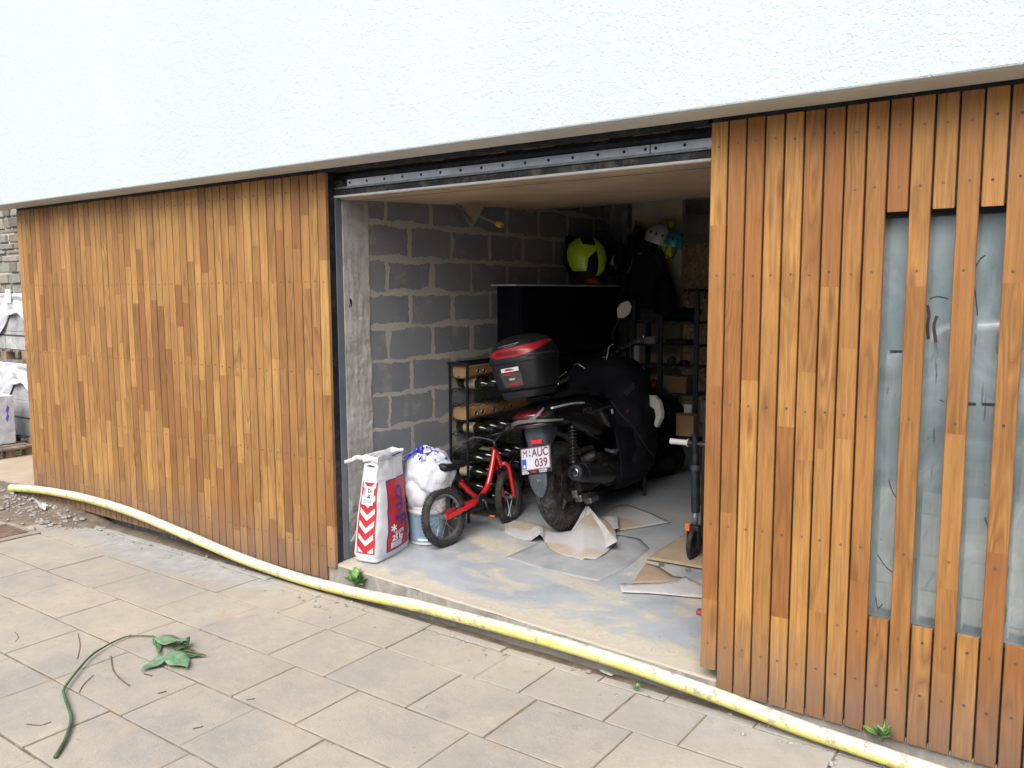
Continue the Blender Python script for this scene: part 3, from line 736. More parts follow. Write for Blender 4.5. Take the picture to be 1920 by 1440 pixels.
patch(S_s, quad(sS(.14, .58), sS(.80, .575), sS(.86, .76), sS(.18, .765)), 8, 8, WHITE, 'weight_sticker', SB, off=.0048)
def bendS(s0, t0, ds, dt, rot=0, off=.0056):
    def b(p):
        x, y = (p.x, p.y) if rot == 0 else (p.y, -p.x)
        q, n_ = S_s(s0+x*ds, t0+y*dt); return q+n_*(off+p.z)
    return b
lo_ = text('sticker_weight_text', '25 kg', .03, None, BLACK, SB, bend=bendS(.66, .695, 9.0, 1.55, 1), bold=.0008)
mb = MB()
for k in range(8): addp(quad((.36+.05*k, .595), (.36+.05*k+.022, .595), (.36+.05*k+.022, .635), (.36+.05*k, .635)), .0056, 1, 1)
for k in range(5): addp(quad((.30+.03*k, .655), (.31+.03*k, .655), (.31+.03*k, .75), (.30+.03*k, .75)), .0056, 1, 2)
mb.build('sticker_barcode', NAVY, SB)
# red front
patch(S_s, quad((1.235, .065), (1.985, .085), (1.985, .80), (1.235, .80)), 20, 30, NAVY, 'panel_border', SB, off=.0014)
patch(S_s, quad((1.26, .075), (1.98, .095), (1.98, .79), (1.26, .79)), 20, 30, BAGR, 'red_front_panel', SB, off=.0026)
text('brand_text', 'OT', .105, None, NAVY, SB, bend=bendS(1.57, .60, 3.2, 1.7, 1, .0042), bold=.003)
text('brand_text', 'RT', .036, None, NAVY, SB, bend=bendS(1.56, .455, 3.2, 1.7, 0, .0042), bold=.001)
text('product_text', 'SEUDEGE', .036, None, NAVY, SB, bend=bendS(1.62, .40, 3.0, 1.7, 0, .0042), bold=.0012)
text('product_text', 'ALISA', .038, None, NAVY, SB, bend=bendS(1.74, .345, 3.0, 1.7, 0, .0042), bold=.0012)
mb = MB()
for k in range(3):
    a = R(60*k+30); c_, s_ = math.cos(a), math.sin(a); L_ = .024; w2 = .0042
    addp(quad(*[(1.38+(x*c_-y*s_)*3.2, .305+(x*s_+y*c_)*1.7) for x, y in ((-L_, -w2), (L_, -w2), (L_, w2), (-L_, w2))]), .0048, 3, 1)
mb.build('star_mark', WHITE, SB)
text('weight_text', '25 kg', .048, None, WHITE, SB, bend=bendS(1.50, .198, 2.9, 1.7, 0, .0052), bold=.0014)
mb = MB(); addp(quad((1.42, .232), (1.68, .236), (1.68, .268), (1.42, .264)), .0044); addp(quad((1.33, .10), (1.63, .105), (1.63, .165), (1.33, .16)), .0044)
addp(quad((1.86, .12), (1.97, .22), (1.97, .30), (1.90, .20)), .0044); mb.build('white_labels', WHITE, SB, smooth=True)['kind'] = 'stuff'
mb = MB()
for k in range(7): addp(quad((1.45+.03*k, .240), (1.465+.03*k, .240), (1.465+.03*k, .262), (1.45+.03*k, .262)), .0052, 1, 1)
for k in range(5): addp(quad((1.35, .110+.011*k), (1.60, .113+.011*k), (1.60, .116+.011*k), (1.35, .113+.011*k)), .0052, 3, 1)
addp(quad((1.76, .19), (1.80, .18), (1.82, .30), (1.78, .30)), .0044)
mb.build('label_print', NAVY, SB)['kind'] = 'stuff'

# ---------------------------------------------------------------- bucket and plastic bag
bx, by = .165, .64; bz = zf(bx, by)
BK = empty('plastic_bucket', (bx, by, bz)); tag(BK, 'white plastic bucket with pale blue label under the plastic bag', 'bucket')
MB().lathe([(.102, 0), (.107, .004), (.117, .205), (.118, .21)], (0, 0, 0), (0, 0, 1), 48).build('bucket_body', BUCKW, BK, smooth=True, auto=40)
MB().lathe([(.1070, .0175), (.1087, .018), (.1178, .20), (.1160, .2005)], (0, 0, 0), (0, 0, 1), 48).build('blue_label', BUCK, BK, smooth=True, auto=40)
MB().lathe([(.118, .205), (.1225, .207), (.1215, .235), (.125, .237), (.125, .246), (.1215, .248), (.1215, .275), (.126, .277), (.126, .288), (.118, .290), (.001, .290)], (0, 0, 0), (0, 0, 1), 48).build('lid', BUCKW, BK, smooth=True, auto=30)
mb = MB(); rnd = random.Random(4)
def cyl(a0, a1, z0, z1, off=.0012):
    def g(a, b):
        z = z0+(z1-z0)*b; an = a0+(a1-a0)*a; rr = .1087+(.0091)*(z-.018)/.182+off; return (rr*math.cos(an), rr*math.sin(an), z)
    mb.grid(g, 6, 1)
for k in range(13):
    z = .055+.0098*k; a0 = -1.35; L = rnd.uniform(.35, 1.25)
    if k in (3, 8): L = .3
    cyl(a0, a0+L, z, z+.0028)
cyl(-1.5, .2, .182, .194)
mb.build('label_text_lines', GREYPR, BK, smooth=True)
mb = MB(); cyl(-1.4, -.15, .030, .044); mb.build('label_box', WHITE, BK, smooth=True)
PB = empty('plastic_bag', Matrix.Translation((bx+.005, by+.02, bz+.291)) @ Matrix.Scale(1.08, 4)); tag(PB, 'knotted thin white plastic bag with blue handles sitting on the bucket', 'plastic bag')
def pb(d):
    k = 1+.13*noise.noise(d*2.1+Vector((3, 1, 0)))+.035*noise.noise(d*6)+.008*noise.noise(d*15)
    fold = .035*abs(math.sin(5*math.atan2(d.y, d.x)+3*d.z+2*noise.noise(d*2)))
    p = Vector((d.x*.155, d.y*.155, d.z*.165))*(k-fold)
    if p.z < 0: p.x *= 1+.1*p.z/.16; p.y *= 1+.1*p.z/.16
    return p+Vector((0, 0, .135))
mb = MB(); rs = []
for i in range(49):
    th = math.pi*i/48; rs.append([pb(Vector((math.sin(th)*math.cos(2*math.pi*j/80), math.sin(th)*math.sin(2*math.pi*j/80), math.cos(th)))) for j in range(80)])
mb.rings(rs)
mb.ell((.0, -.095, .03), (.075, .06, .10), amp=.2, fr=2.0, seed=4, n=24, m=16)
mb.build('bag_body', PBAG, PB, smooth=True)
mb = MB(); mb.ell((-.02, -.115, .065), (.055, .045, .075), amp=.22, fr=2.2, seed=14, n=24, m=16)
mb.build('inner_pouch', BAGW, PB, smooth=True)
mb = MB(); rnd = random.Random(8)
for k in range(5):
    P = [Vector((-.01, -.055, .285))+Vector((rnd.uniform(-.006, .006), rnd.uniform(-.012, .004), rnd.uniform(-.004, .004)))*i+Vector((.020*i*(1 if k % 2 else -1), -.016*i, -.006*i*i)) for i in range(4)]
    P = smooth_path(P, 4); mb.rings([[p+Vector((.0, 0, .010*(1 if q else -1)*(1-.5*i/len(P)))) for q in (0, 1)] for i, p in enumerate(P)], close=False)
mb.ell((-.005, -.06, .285), (.022, .02, .026), amp=.4, seed=3)
mb.build('blue_handles', BLUEP, PB, smooth=True, solid=.002)

# ---------------------------------------------------------------- child's bicycle
p0 = at_f(838, 1024); p1 = at_f(960, 978); a_ = math.atan2(-(p1-p0).x, (p1-p0).y)
MBK = Matrix.Translation(p0) @ Matrix.Rotation(a_, 4, 'Z') @ Matrix.Rotation(R(-7), 4, 'Y')
BI = empty('childs_bicycle', MBK); tag(BI, 'small red childs bicycle with black tyres leaning beside the bucket', 'bicycle')
def wheel(parent, M, Rr=.188, tr_=.024, name='wheel', nsp=20):
    Wh = empty(name); Wh.parent = parent; Wh.matrix_local = M
    prof = [(Rr-tr_+tr_*math.cos(x), tr_*.95*math.sin(x)) for x in [2*math.pi*i/14 for i in range(14)]]
    mb = MB().lathe(prof, (0, 0, 0), (1, 0, 0), 64, closed=True)
    for i in range(54):
        for q, hx in ((0, .006), (1, -.006), (2, .017), (3, -.017)):
            an = 2*math.pi*(i+(.5 if q % 2 else 0))/54; rr = Rr-(0 if q < 2 else .010)
            T = Matrix.Rotation(an, 4, 'X') @ Matrix.Translation((hx, 0, rr)) @ Matrix.Rotation(0 if q < 2 else (.9 if hx > 0 else -.9), 4, 'Y')
            mb.box(-.0042, .0042, -.005, .005, -.002, .0032, 0, T)
    mb.build('tyre', RUBBER, Wh, smooth=False)
    MB().lathe([(Rr-tr_*2+.004, -.011), (Rr-tr_*2+.012, -.012), (Rr-tr_*2+.012, .012), (Rr-tr_*2+.004, .011), (Rr-tr_*2-.008, .006), (Rr-tr_*2-.008, -.006)], (0, 0, 0), (1, 0, 0), 64, closed=True).build('rim', ALU, Wh, smooth=True, auto=35)
    mb = MB(); ri = Rr-tr_*2-.006
    for i in range(nsp):
        an = 2*math.pi*i/nsp; a2 = an+(.55 if i % 4 < 2 else -.55); sx = .02 if i % 2 else -.02
        mb.tube([(0, ri*math.sin(an), ri*math.cos(an)), (sx, .018*math.sin(a2), .018*math.cos(a2))], .0011, 5)
    mb.build('spokes', CHROME, Wh)
    MB().lathe([(.006, -.038), (.012, -.034), (.012, -.024), (.021, -.022), (.021, -.018), (.011, -.014), (.011, .014), (.021, .018), (.021, .022), (.012, .024), (.012, .034), (.006, .038)], (0, 0, 0), (1, 0, 0), 20).build('hub', ALU, Wh, smooth=True, auto=30)
    return Wh
wheel(BI, Matrix.Translation((0, 0, .188)))
ST = Matrix.Translation((0, .585, .425)) @ Matrix.Rotation(R(15), 4, 'Z')      # steering
wheel(BI, ST @ Matrix.Translation((0, .075, -.237)))
mb = MB()
mb.tube(smooth_path([Vector((0, .535, .53)), Vector((0, .50, .44)), Vector((0, .44, .32)), Vector((0, .375, .262)), Vector((0, .33, .235))], 5), .0185, 12)
mb.tube([(0, .335, .235), (0, .24, .31), (0, .165, .385)], .0175, 12)
mb.tube([(0, .530, .555), (0, .583, .43)], .019, 12)
for s in (-1, 1):
    mb.tube(smooth_path([Vector((0, .33, .235)), Vector((s*.035, .24, .222)), Vector((s*.043, .0, .188))], 5), .0145, 10)
    mb.cbox((s*.043, 0, .188), (.006, .04, .032))
mb.build('frame', RED, BI, smooth=True, auto=50)
mb = MB()
for s in (-1, 1):
    P = smooth_path([Vector((0, .0, .0)), Vector((s*.026, .016, .005)), Vector((s*.043, .034, -.03)), Vector((s*.044, .052, -.12)), Vector((s*.042, .075, -.237))], 5)
    mb.tube([ST @ p for p in P], .0145, 10)
mb.build('fork', RED, BI, smooth=True)
mb = MB().tube([(0, .165, .385), (0, .108, .485)], .0125, 12)
mb.lathe([(.019, 0), (.019, .018)], (0, .168, .382), (0, -.5, .87), 14); mb.build('seat_post', BLACKP, BI, smooth=True, auto=40)
MB().tube([(0, .165, .39), (.02, .16, .392), (.045, .165, .388)], .003, 6).build('quick_release', REDP, BI)
# saddle
rs = []
for i in range(15):
    f = i/14; y = -.035+.270*f; hw = .076*(1-f)**.7*(1 if f > .08 else .55+f*5.6)+.018; hz = .034*(1 if f > .07 else .6+f*5.7)*(1-.35*f); zc = .505-.012*math.sin(math.pi*f)-.0*f-(.012*max(0, f-.75)*4)
    rs.append([Vector((hw*math.cos(x)*.98, y, zc+hz*math.sin(x)*(1.0 if math.sin(x) > 0 else 1.1))) for x in [2*math.pi*j/18 for j in range(18)]])
sd = MB().rings(rs).build('saddle', SEATM, BI, smooth=True)
text('saddle_mark', 'S', .034, Matrix.Translation((-.012, -.004, .508)) @ Matrix.Rotation(R(90), 4, 'X') @ Matrix.Rotation(R(-25), 4, 'Z'), WHITE, sd, bold=.001)
# handlebar
def hb(p): return ST @ Vector((p[0], p[1], p[2]-.012+.19*p[0]*min(1, max(0, p[2]-.15)/.05)))
mb = MB(); mb.tube([hb((0, -.055, .13)), hb((0, -.068, .185))], .012, 10)
mb.tube([hb(p) for p in smooth_path([Vector((-.20, -.13, .235)), Vector((-.12, -.10, .24)), Vector((-.05, -.072, .21)), Vector((0, -.065, .185)), Vector((.05, -.072, .21)), Vector((.12, -.10, .24)), Vector((.20, -.13, .235))], 5)], .0095, 10)
mb.tube([hb((-.075, -.08, .225)), hb((.075, -.08, .225))], .007, 8)
hbr = mb.build('handlebar', BLACKP, BI, smooth=True)
for s in (-1, 1): MB().lathe([(.020, 0), (.020, .004), (.0145, .008), (.0145, .085), (.017, .09), (.017, .094)], hb((s*.125, -.102, .24)), (hb((s*.2, -.13, .235))-hb((s*.125, -.102, .24))), 14).build('grip', RUBBER, hbr, smooth=True, auto=40)
MB().tube(smooth_path([hb((.10, -.07, .225)), hb((.10, .05, .10)), hb((.03, .05, .0)), hb((0, .04, -.02))], 5), .003, 6).build('brake_cable', BLACKP, BI)
cr = MB().lathe([(.047, -.003), (.050, 0), (.047, .003)], (.032, .335, .228), (1, 0, 0), 28).build('chainring', BLACKP, BI, smooth=True, auto=40)
mb = MB().tube([(.052, .335, .228), (.056, .365, .13)], .007, 8).tube([(-.045, .335, .228), (-.05, .30, .325)], .007, 8).tube([(-.045, .335, .228), (.052, .335, .228)], .009, 8)
mb.build('crank', BLACKP, BI, smooth=True)
for s, c in ((1, (.095, .368, .125)), (-1, (-.09, .297, .33))):
    pd = MB().cbox(c, (.065, .045, .018)).build('pedal', BLACKP, BI, bevel=.003)
    MB().cbox((c[0], c[1]-.0235, c[2]), (.042, .003, .010)).build('reflector', ORANGE, pd)
    MB().cbox((c[0], c[1]+.0235, c[2]), (.042, .003, .010)).build('reflector', ORANGE, pd)
MB().tube([(.034, .335, .275), (.034, .18, .245), (.034, 0, .218)], .003, 6).tube([(.034, .335, .182), (.034, .18, .176), (.034, 0, .168)], .003, 6).build('chain', ENG, BI)

# ---------------------------------------------------------------- wine rack
RK = empty('wine_rack', (.09, 1.07, zf(.09, 1.07))); tag(RK, 'narrow black metal wine rack standing against the block wall', 'wine rack')
X0, X1, Y0, Y1, ZT = -.075, .075, 0, .88, 1.08
posts = [(X0, Y0), (X1, Y0), (X0, Y1), (X1, Y1)]
for x, y in posts: MB().box(x-.007, x+.007, y-.007, y+.007, 0, ZT).build('post', BLACKP, RK, bevel=.001)
mb = MB()
for y in (Y0, Y1): mb.box(X0-.03, X1+.012, y-.008, y+.008, ZT, ZT+.022)
mb.box(X0-.007, X0+.007, Y0+.01, Y1-.01, ZT+.002, ZT+.02).box(X1-.007, X1+.007, Y0+.01, Y1-.01, ZT+.002, ZT+.02)
mb.build('top_frame', BLACKP, RK, bevel=.001)
LV = [.995, .905, .80, .70, .60, .50, .40, .30, .20, .10]
mbz = MB()
for z in LV:
    for x in (X0, X1):
        P = [Vector((x, Y0+(Y1-Y0)*i/16, z+(.012 if i % 2 else -.006))) for i in range(17)]; mbz.tube(P, .0028, 6)
    for y in (Y0, Y1):
        P = [Vector((X0+(X1-X0)*i/6, y, z+(.009 if i % 2 else -.006))) for i in range(7)]; mbz.tube(P, .0028, 6)
mbz.build('wavy_rails', BLACKP, RK)
# cardboard bottle cartons lying on the rack
cart0 = None
def carton(zc, y0, y1, ys, lab):
    t = empty('bottle_carton', RK.location+Vector((0, (y0+y1)/2, zc))); tag(t, lab, 'carton', 'cartons lying on the wine rack')
    L = (y1-y0)/2; rs = []
    for y in (-L, L): rs.append([Vector((.066*math.copysign(abs(math.cos(a))**.6, math.cos(a)), y, .044*math.copysign(abs(math.sin(a))**.6, math.sin(a))+.05)) for a in [2*math.pi*j/28 for j in range(28)]])
    MB().rings(rs).build('carton_body', KRAFT, t, smooth=True, auto=40)
    for yy in ys:
        y = yy-(y0+y1)/2
        MB().lathe([(.0165, .0), (.0195, .0), (.0195, .006), (.0165, .006)], (.0655, y, .05), (1, 0, 0), 20, closed=True).build('rim_ring', COPPER, t, smooth=True)
        MB().lathe([(.0165, .0), (.0165, .002)], (.0655, y, .05), (1, 0, 0), 20).build('bottle_end', BLACK, t)
carton(.984, .02, .86, [.13, .20, .3], 'brown carton with ringed holes lying on the top of the wine rack')
carton(.70, .02, .74, [.10, .18, .31, .43, .52], 'brown carton with five ringed holes lying on the middle of the wine rack')
BT = None
def bottle_proto():
    t = empty('wine_bottle'); b = MB().lathe([(.034, 0), (.037, .004), (.037, .19), (.033, .212), (.016, .238), (.0145, .245), (.0145, .29), (.016, .292), (.016, .302), (.001, .303)], (0, 0, 0), (0, 0, 1), 20).build('glass', GLASSB, t, smooth=True, auto=50)
    MB().lathe([(.0372, .06), (.0375, .061), (.0375, .149), (.0372, .15)], (0, 0, 0), (0, 0, 1), 20).build('paper_label', CREAM, t, smooth=True, auto=50)
    MB().lathe([(.0150, .243), (.0152, .244), (.0152, .290), (.0168, .293), (.0168, .303), (.001, .3035)], (0, 0, 0), (0, 0, 1), 16).build('foil', GOLD, t, smooth=True, auto=40)
    return t
BT0 = bottle_proto(); nb = 0
WR = random.Random(12)
spots = [(.905, .12), (.905, .24), (.60, .10), (.60, .22), (.60, .34)]+[(.40, y) for y in (.06, .17, .28, .39, .50)]+[(.30, y) for y in (.06, .17, .28, .39, .50)]+[(.20, y) for y in (.06, .17, .28, .39)]+[(.10, y) for y in (.11, .23, .35, .47)]
rn = {.905: 'row below the top carton', .60: 'row below the middle carton', .40: 'fourth row above the floor', .30: 'third row above the floor', .20: 'second row above the floor', .10: 'lowest row'}
cnt = {}
for z, y in spots:
    t = BT0 if nb == 0 else copy_tree(BT0); nb += 1
    k = cnt.get(z, 0); cnt[z] = k+1
    t.matrix_world = Matrix.Translation(RK.location+Vector((-.08 if True else 0, y, z+.045))) @ Matrix.Rotation(R(90), 4, 'Y') @ Matrix.Rotation(WR.uniform(0, 6), 4, 'Z')
    for c_ in [q for q in t.children if q.name.startswith('paper')]:
        if (z, k) not in ((.905, 0), (.30, 0), (.60, 0), (.40, 2)) and nb > 1: bpy.data.objects.remove(c_)
    tag(t, 'dark wine bottle, %s in the %s of the rack' % (['nearest', 'second', 'third', 'fourth', 'fifth'][k], rn[z]), 'bottle', 'bottles lying in the wine rack')

# ---------------------------------------------------------------- black cabinets on the block wall
CB = empty('wall_cabinet', (.11, 2.36, 1.17)); tag(CB, 'black wall cabinet with a pale top board under the helmets', 'cabinet')
MB().box(-.11, .09, -.725, .74, 0, .50).build('carcass', CABM, CB, bevel=.003)
for y in (-.72, -.235, .25): MB().box(.092, .108, y, y+.478, .006, .496).build('cabinet_door', CABM, CB, bevel=.003)
MB().box(-.11, .115, -.80, .74, .502, .512).build('top_board', WHITEP, CB)
CB2 = empty('floor_cupboard', (.09, 2.6, zf(.09, 2.6))); tag(CB2, 'low black cupboard on the floor behind the scooter', 'cupboard')
MB().box(-.09, .08, -.5, .5, 0, 1.02).build('carcass', CABM, CB2, bevel=.003)
for y in (-.495, .005): MB().box(.082, .095, y, y+.49, .02, 1.0).build('cabinet_door', CABM, CB2, bevel=.003)

# ---------------------------------------------------------------- motor scooter
MSC = Matrix.Translation(Vector((.79, 1.36, .044))) @ Matrix.Rotation(R(5), 4, 'Z') @ Matrix.Rotation(R(-10), 4, 'Y')
SC = empty('motor_scooter', MSC); tag(SC, 'dusty black motor scooter with a top case and a leg cover parked on its stand', 'motor scooter')
MI = MSC.inverted()
def sl_(u, v, c, ax=1):        # sight line met with a local plane of the scooter
    d = MI.to_3x3() @ ray(u, v); o = MI @ CAM; return o+d*((c-o[ax])/d[ax])
def sup(hw, hh, e, n=32):
    out = []
    for j in range(n):
        a = 2*math.pi*j/n; c, s = math.cos(a), math.sin(a)
        out.append((hw*math.copysign(abs(c)**(2/e), c), hh*math.copysign(abs(s)**(2/e), s)))
    return out
def loft_y(secs, e=2.6, n=32):   # (y, hw, z0, z1, xoff)
    rs = []
    for y, hw, z0, z1 in secs: rs.append([Vector((x, y, (z0+z1)/2+z)) for x, z in sup(hw, (z1-z0)/2, e, n)])
    return rs
def interp(secs, k=4):
    out = []
    for i in range(len(secs)-1):
        P = [Vector(secs[max(i-1, 0)]), Vector(secs[i]), Vector(secs[i+1]), Vector(secs[min(i+2, len(secs)-1)])]
        for j in range(k):
            s = j/k; a, b, c, d = P; out.append(tuple(.5*((2*b)+(c-a)*s+(2*a-5*b+4*c-d)*s*s+(3*b-a-3*c+d)*s**3)))
    return out+[tuple(secs[-1])]
body = [(-.37, .045, .765, .80), (-.33, .10, .745, .84), (-.22, .145, .72, .875), (0, .165, .655, .895), (.2, .175, .585, .895), (.4, .175, .50, .875), (.58, .165, .41, .83), (.72, .13, .36, .74)]
body = [tuple(b) for b in body]
def vint(secs, k=4):
    r4 = []
    for i in range(len(secs)-1):
        for j in range(k):
            s = j/k; s2 = s; r4.append(tuple(a*(1-s2)+b*s2 for a, b in zip(secs[i], secs[i+1])))
    return r4+[secs[-1]]
MB().rings(loft_y(vint(body), 2.5)).build('tail_fairing', GLOSSB, SC, smooth=True, auto=60)
seat = [(-.14, .09, .885, .915), (-.05, .135, .87, .935), (.15, .15, .87, .935), (.28, .15, .86, .925), (.36, .155, .845, .89), (.5, .155, .83, .885), (.66, .12, .78, .86), (.74, .06, .76, .82)]
MB().rings(loft_y(vint(seat), 2.8)).build('seat', SEATM, SC, smooth=True, auto=60)
low = [(.48, .13, .26, .44), (.6, .19, .20, .40), (.8, .20, .19, .38), (1.0, .19, .20, .44), (1.1, .15, .25, .5)]
MB().rings(loft_y(vint(low), 3.2)).build('floorboard', BLACKP, SC, smooth=True, auto=60)
MB().rings(loft_y(vint([(.56, .10, .36, .66), (.7, .09, .34, .58), (.9, .10, .34, .7)]), 2.6)).build('centre_tunnel', GLOSSB, SC, smooth=True)
def rib(P, wx, wz, n=8):
    P = smooth_path([Vector(p) for p in P], 4); return P
# silver stripe and model lettering on the flank
st_ = MB(); a_, b_ = sl_(1036, 765, .176, 0), sl_(1095, 755, .176, 0)
P = smooth_path([a_, a_.lerp(b_, .33)+Vector((.004, 0, .006)), a_.lerp(b_, .66)+Vector((.004, 0, .008)), b_], 4)
st_.rings([[p+Vector((-.012, 0, .006)), p+Vector((.004, 0, .006)), p+Vector((.004, 0, -.006)), p+Vector((-.012, 0, -.006))] for p in P]).build('silver_stripe', simple('pale silver tape', (.5, .5, .5), .5), SC)
text('model_lettering', 'PCX', .05, Matrix.Translation((.177, .20, .765)) @ Matrix.Rotation(R(90), 4, 'Z') @ Matrix.Rotation(R(90), 4, 'X') @ Matrix.Rotation(R(0), 4, 'Z'), GREYP, SC, xs=1.6, ext=.001)
# tail lamp
TL = empty('tail_lamp'); TL.parent = SC; TL.location = (.025, -.30, .80)
MB().ell((0, .02, -.005), (.148, .095, .050), n=28, m=16).build('housing', BLACKP, TL, smooth=True)
MB().ell((0, -.005, .008), (.128, .085, .038), n=28, m=16).build('red_lens', LENS, TL, smooth=True)
MB().ell((.0, -.012, .020), (.07, .079, .014), n=28, m=16).build('brake_light', DRED, TL, smooth=True)
MB().ell((0, .008, -.048), (.142, .092, .030), n=28, m=16).build('smoked_lens', SMOKE, TL, smooth=True)
def ribbon(P, w_, t_, name, m, par):
    P = smooth_path([Vector(p) for p in P], 5); mb = MB(); rs = []
    for i, p in enumerate(P):
        k = w_[0]+(w_[1]-w_[0])*i/len(P) if isinstance(w_, tuple) else w_
        d = Vector((p.x, p.y-.06, 0)).normalized(); rs.append([p+Vector((0, 0, k))-d*t_, p+Vector((0, 0, k*.8))+d*t_, p+Vector((0, 0, -k*.8))+d*t_, p+Vector((0, 0, -k))-d*t_])
    return mb.rings(rs).build(name, m, par, smooth=True, auto=50)
ribbon([(-.150, .01, -.055), (-.125, -.045, -.035), (-.06, -.083, -.020), (.0, -.092, -.018), (.06, -.085, -.020), (.12, -.055, -.028), (.165, .0, -.036), (.19, .05, -.040)], (.017, .006), .006, 'silver_trim', SATIN, TL)
ribbon([(.03, -.090, -.016), (.065, -.082, .0), (.10, -.058, .028), (.115, -.035, .048)], (.017, .006), .006, 'silver_trim', SATIN, TL)
# licence plate holder, reflector, mudflap
mb = MB(); rs = []
for z, hw, y0, y1 in [(.735, .085, -.30, -.05), (.67, .085, -.30, -.08), (.63, .075, -.292, -.12), (.58, .07, -.292, -.2), (.47, .070, -.322, -.28), (.42, .068, -.328, -.305), (.36, .060, -.330, -.308), (.315, .040, -.328, -.310), (.285, .014, -.324, -.312)]:
    rs.append([Vector((.012+x, (y0+y1)/2+y, z)) for x, y in sup(hw, (y1-y0)/2, 3.5, 24)])
mb.rings(list(reversed(rs))).build('mudguard', FLAPM, SC, smooth=True, auto=45)
MB().cbox((.03, -.332, .395), (.035, .006, .014)).build('moulded_mark', ALU, SC)
rf = MB().cbox((.038, -.308, .640), (.082, .014, .028)).build('reflector', REFL, SC, bevel=.003)
PLM = Matrix.Translation((.012, -.310, .535)) @ Matrix.Rotation(R(-16), 4, 'X') @ Matrix.Rotation(R(-3), 4, 'Y')
PL = empty('number_plate'); PL.parent = SC; PL.matrix_local = PLM
MB().box(-.1135, .1135, -.002, .010, -.096, .078).build('plate_frame', BLACKP, PL, bevel=.003)
MB().box(-.105, .105, -.0045, -.002, -.071, .071).build('plate_sheet', PLATEM, PL, bevel=.001)
mb = MB(); t0 = -.0055
for (xa, xb, za, zb) in [(-.1035, .1035, .0665, .0695), (-.1035, .1035, -.0695, -.0665), (-.1035, -.1005, -.0665, .0665), (.1005, .1035, -.0665, .0665)]: mb.box(xa, xb, t0, -.004, za, zb)
mb.build('plate_border', MAROON, PL)
MB().box(-.098, -.067, -.0058, -.004, -.062, .002).build('country_band', BLUE, PL)
def ptx(s, x, z, size, m, b=.0, xs=1.0, nm='plate_lettering'): return text(nm, s, size, Matrix.Translation((x, -.0062, z)) @ Matrix.Rotation(R(90), 4, 'X'), m, PL, bold=b, xs=xs)
ptx('M', -.074, .034, .070, MAROON, 0, .72)
ptx('AUC', .037, .034, .074, MAROON, .0012, .78)
ptx('039', .042, -.033, .074, MAROON, .0012, .84)
ptx('B', -.0825, -.046, .026, WHITE, .0008)
ptx('S', -.040, .046, .022, BLACK, .0004); MB().box(-.046, -.034, -.0062, -.004, .018, .026).build('plate_seal', BLACK, PL)
ptx('AUTO', -.082, -.0785, .012, WHITE, .0004, 1.1); ptx('MOTOR', -.076, -.0895, .012, WHITE, .0004, 1.1)
ptx('SCOOTERS', .052, -.0785, .012, WHITE, .0002, 1.0); ptx('FLEURUS', .052, -.0895, .012, WHITE, .0002, 1.1)
MB().box(-.025, .002, -.0062, -.0025, -.091, -.077).build('dealer_mark', REDP, PL)
# rear wheel
RW = empty('rear_wheel'); RW.parent = SC; RW.location = (0, 0, .298)
Rr, tw = .298, .064
prof = [(Rr-.062+.062*math.cos(x), tw*math.sin(x)) for x in [2*math.pi*i/20 for i in range(20)]]
mb = MB().lathe(prof, (0, 0, 0), (1, 0, 0), 72, closed=True)
for i in range(44):
    an = 2*math.pi*i/44
    for sg in (-1, 1):
        rs = []
        for q in range(5):
            ph = R(6+q*17)*sg; an2 = an+q*.055
            rr = Rr-.062+.0625*math.cos(ph); hx = tw*1.01*math.sin(ph)
            for_ = []
            for da in (0, .085):
                A = an2+da; up = Vector((0, math.sin(A), math.cos(A)))
                for dr in (-.004, .0035):
                    for_.append(Vector((hx+dr*math.sin(ph)*.9, 0, 0))+up*(rr+dr*math.cos(ph)))
            rs.append([for_[0], for_[1], for_[3], for_[2]])
        mb.rings(rs)
mb.build('tyre', RUBBER, RW, smooth=True, auto=30)
MB().lathe([(.185, -.05), (.196, -.05), (.196, .05), (.185, .05), (.178, .035), (.178, -.035)], (0, 0, 0), (1, 0, 0), 56, closed=True).build('rim', ENG, RW, smooth=True, auto=35)
mb = MB()
for i in range(5):
    an = 2*math.pi*i/5; T = Matrix.Rotation(an, 4, 'X'); mb.box(-.02, .02, -.018, .018, .03, .18, 0, T)
mb.lathe([(.055, -.035), (.055, .035)], (0, 0, 0), (1, 0, 0), 24); mb.build('spokes', ENG, RW)
MB().lathe([(.105, .052), (.105, .056), (.06, .056), (.06, .052)], (0, 0, 0), (1, 0, 0), 36, closed=True).build('brake_disc', ENG, RW)
# front wheel
FW = empty('front_wheel'); FW.parent = SC; FW.matrix_local = Matrix.Translation((.0, 1.30, .29)) @ Matrix.Rotation(R(24), 4, 'Z')
MB().lathe([(.235+.055*math.cos(x), .05*math.sin(x)) for x in [2*math.pi*i/14 for i in range(14)]], (0, 0, 0), (1, 0, 0), 48, closed=True).build('tyre', RUBBER, FW, smooth=True)
MB().lathe([(.185, -.04), (.19, .04), (.03, .03), (.03, -.03)], (0, 0, 0), (1, 0, 0), 40, closed=True).build('rim', ENG, FW)
rs = []
for i in range(15):
    a = R(-60+i*10); c, s = math.cos(a), math.sin(a)
    rs.append([Vector((hx*.072, .31*s*(1-.02*abs(hx)), .31*c-.012*hx*hx)) for hx in (-1, -.5, 0, .5, 1)])
MB().rings(rs, close=False).build('mudguard', GLOSSB, FW, smooth=True, solid=.004)
for s in (-1, 1): MB().tube([(s*.075, 0, 0), (s*.075, -.16, .42)], .018, 10).build('fork_leg', ENG, FW)
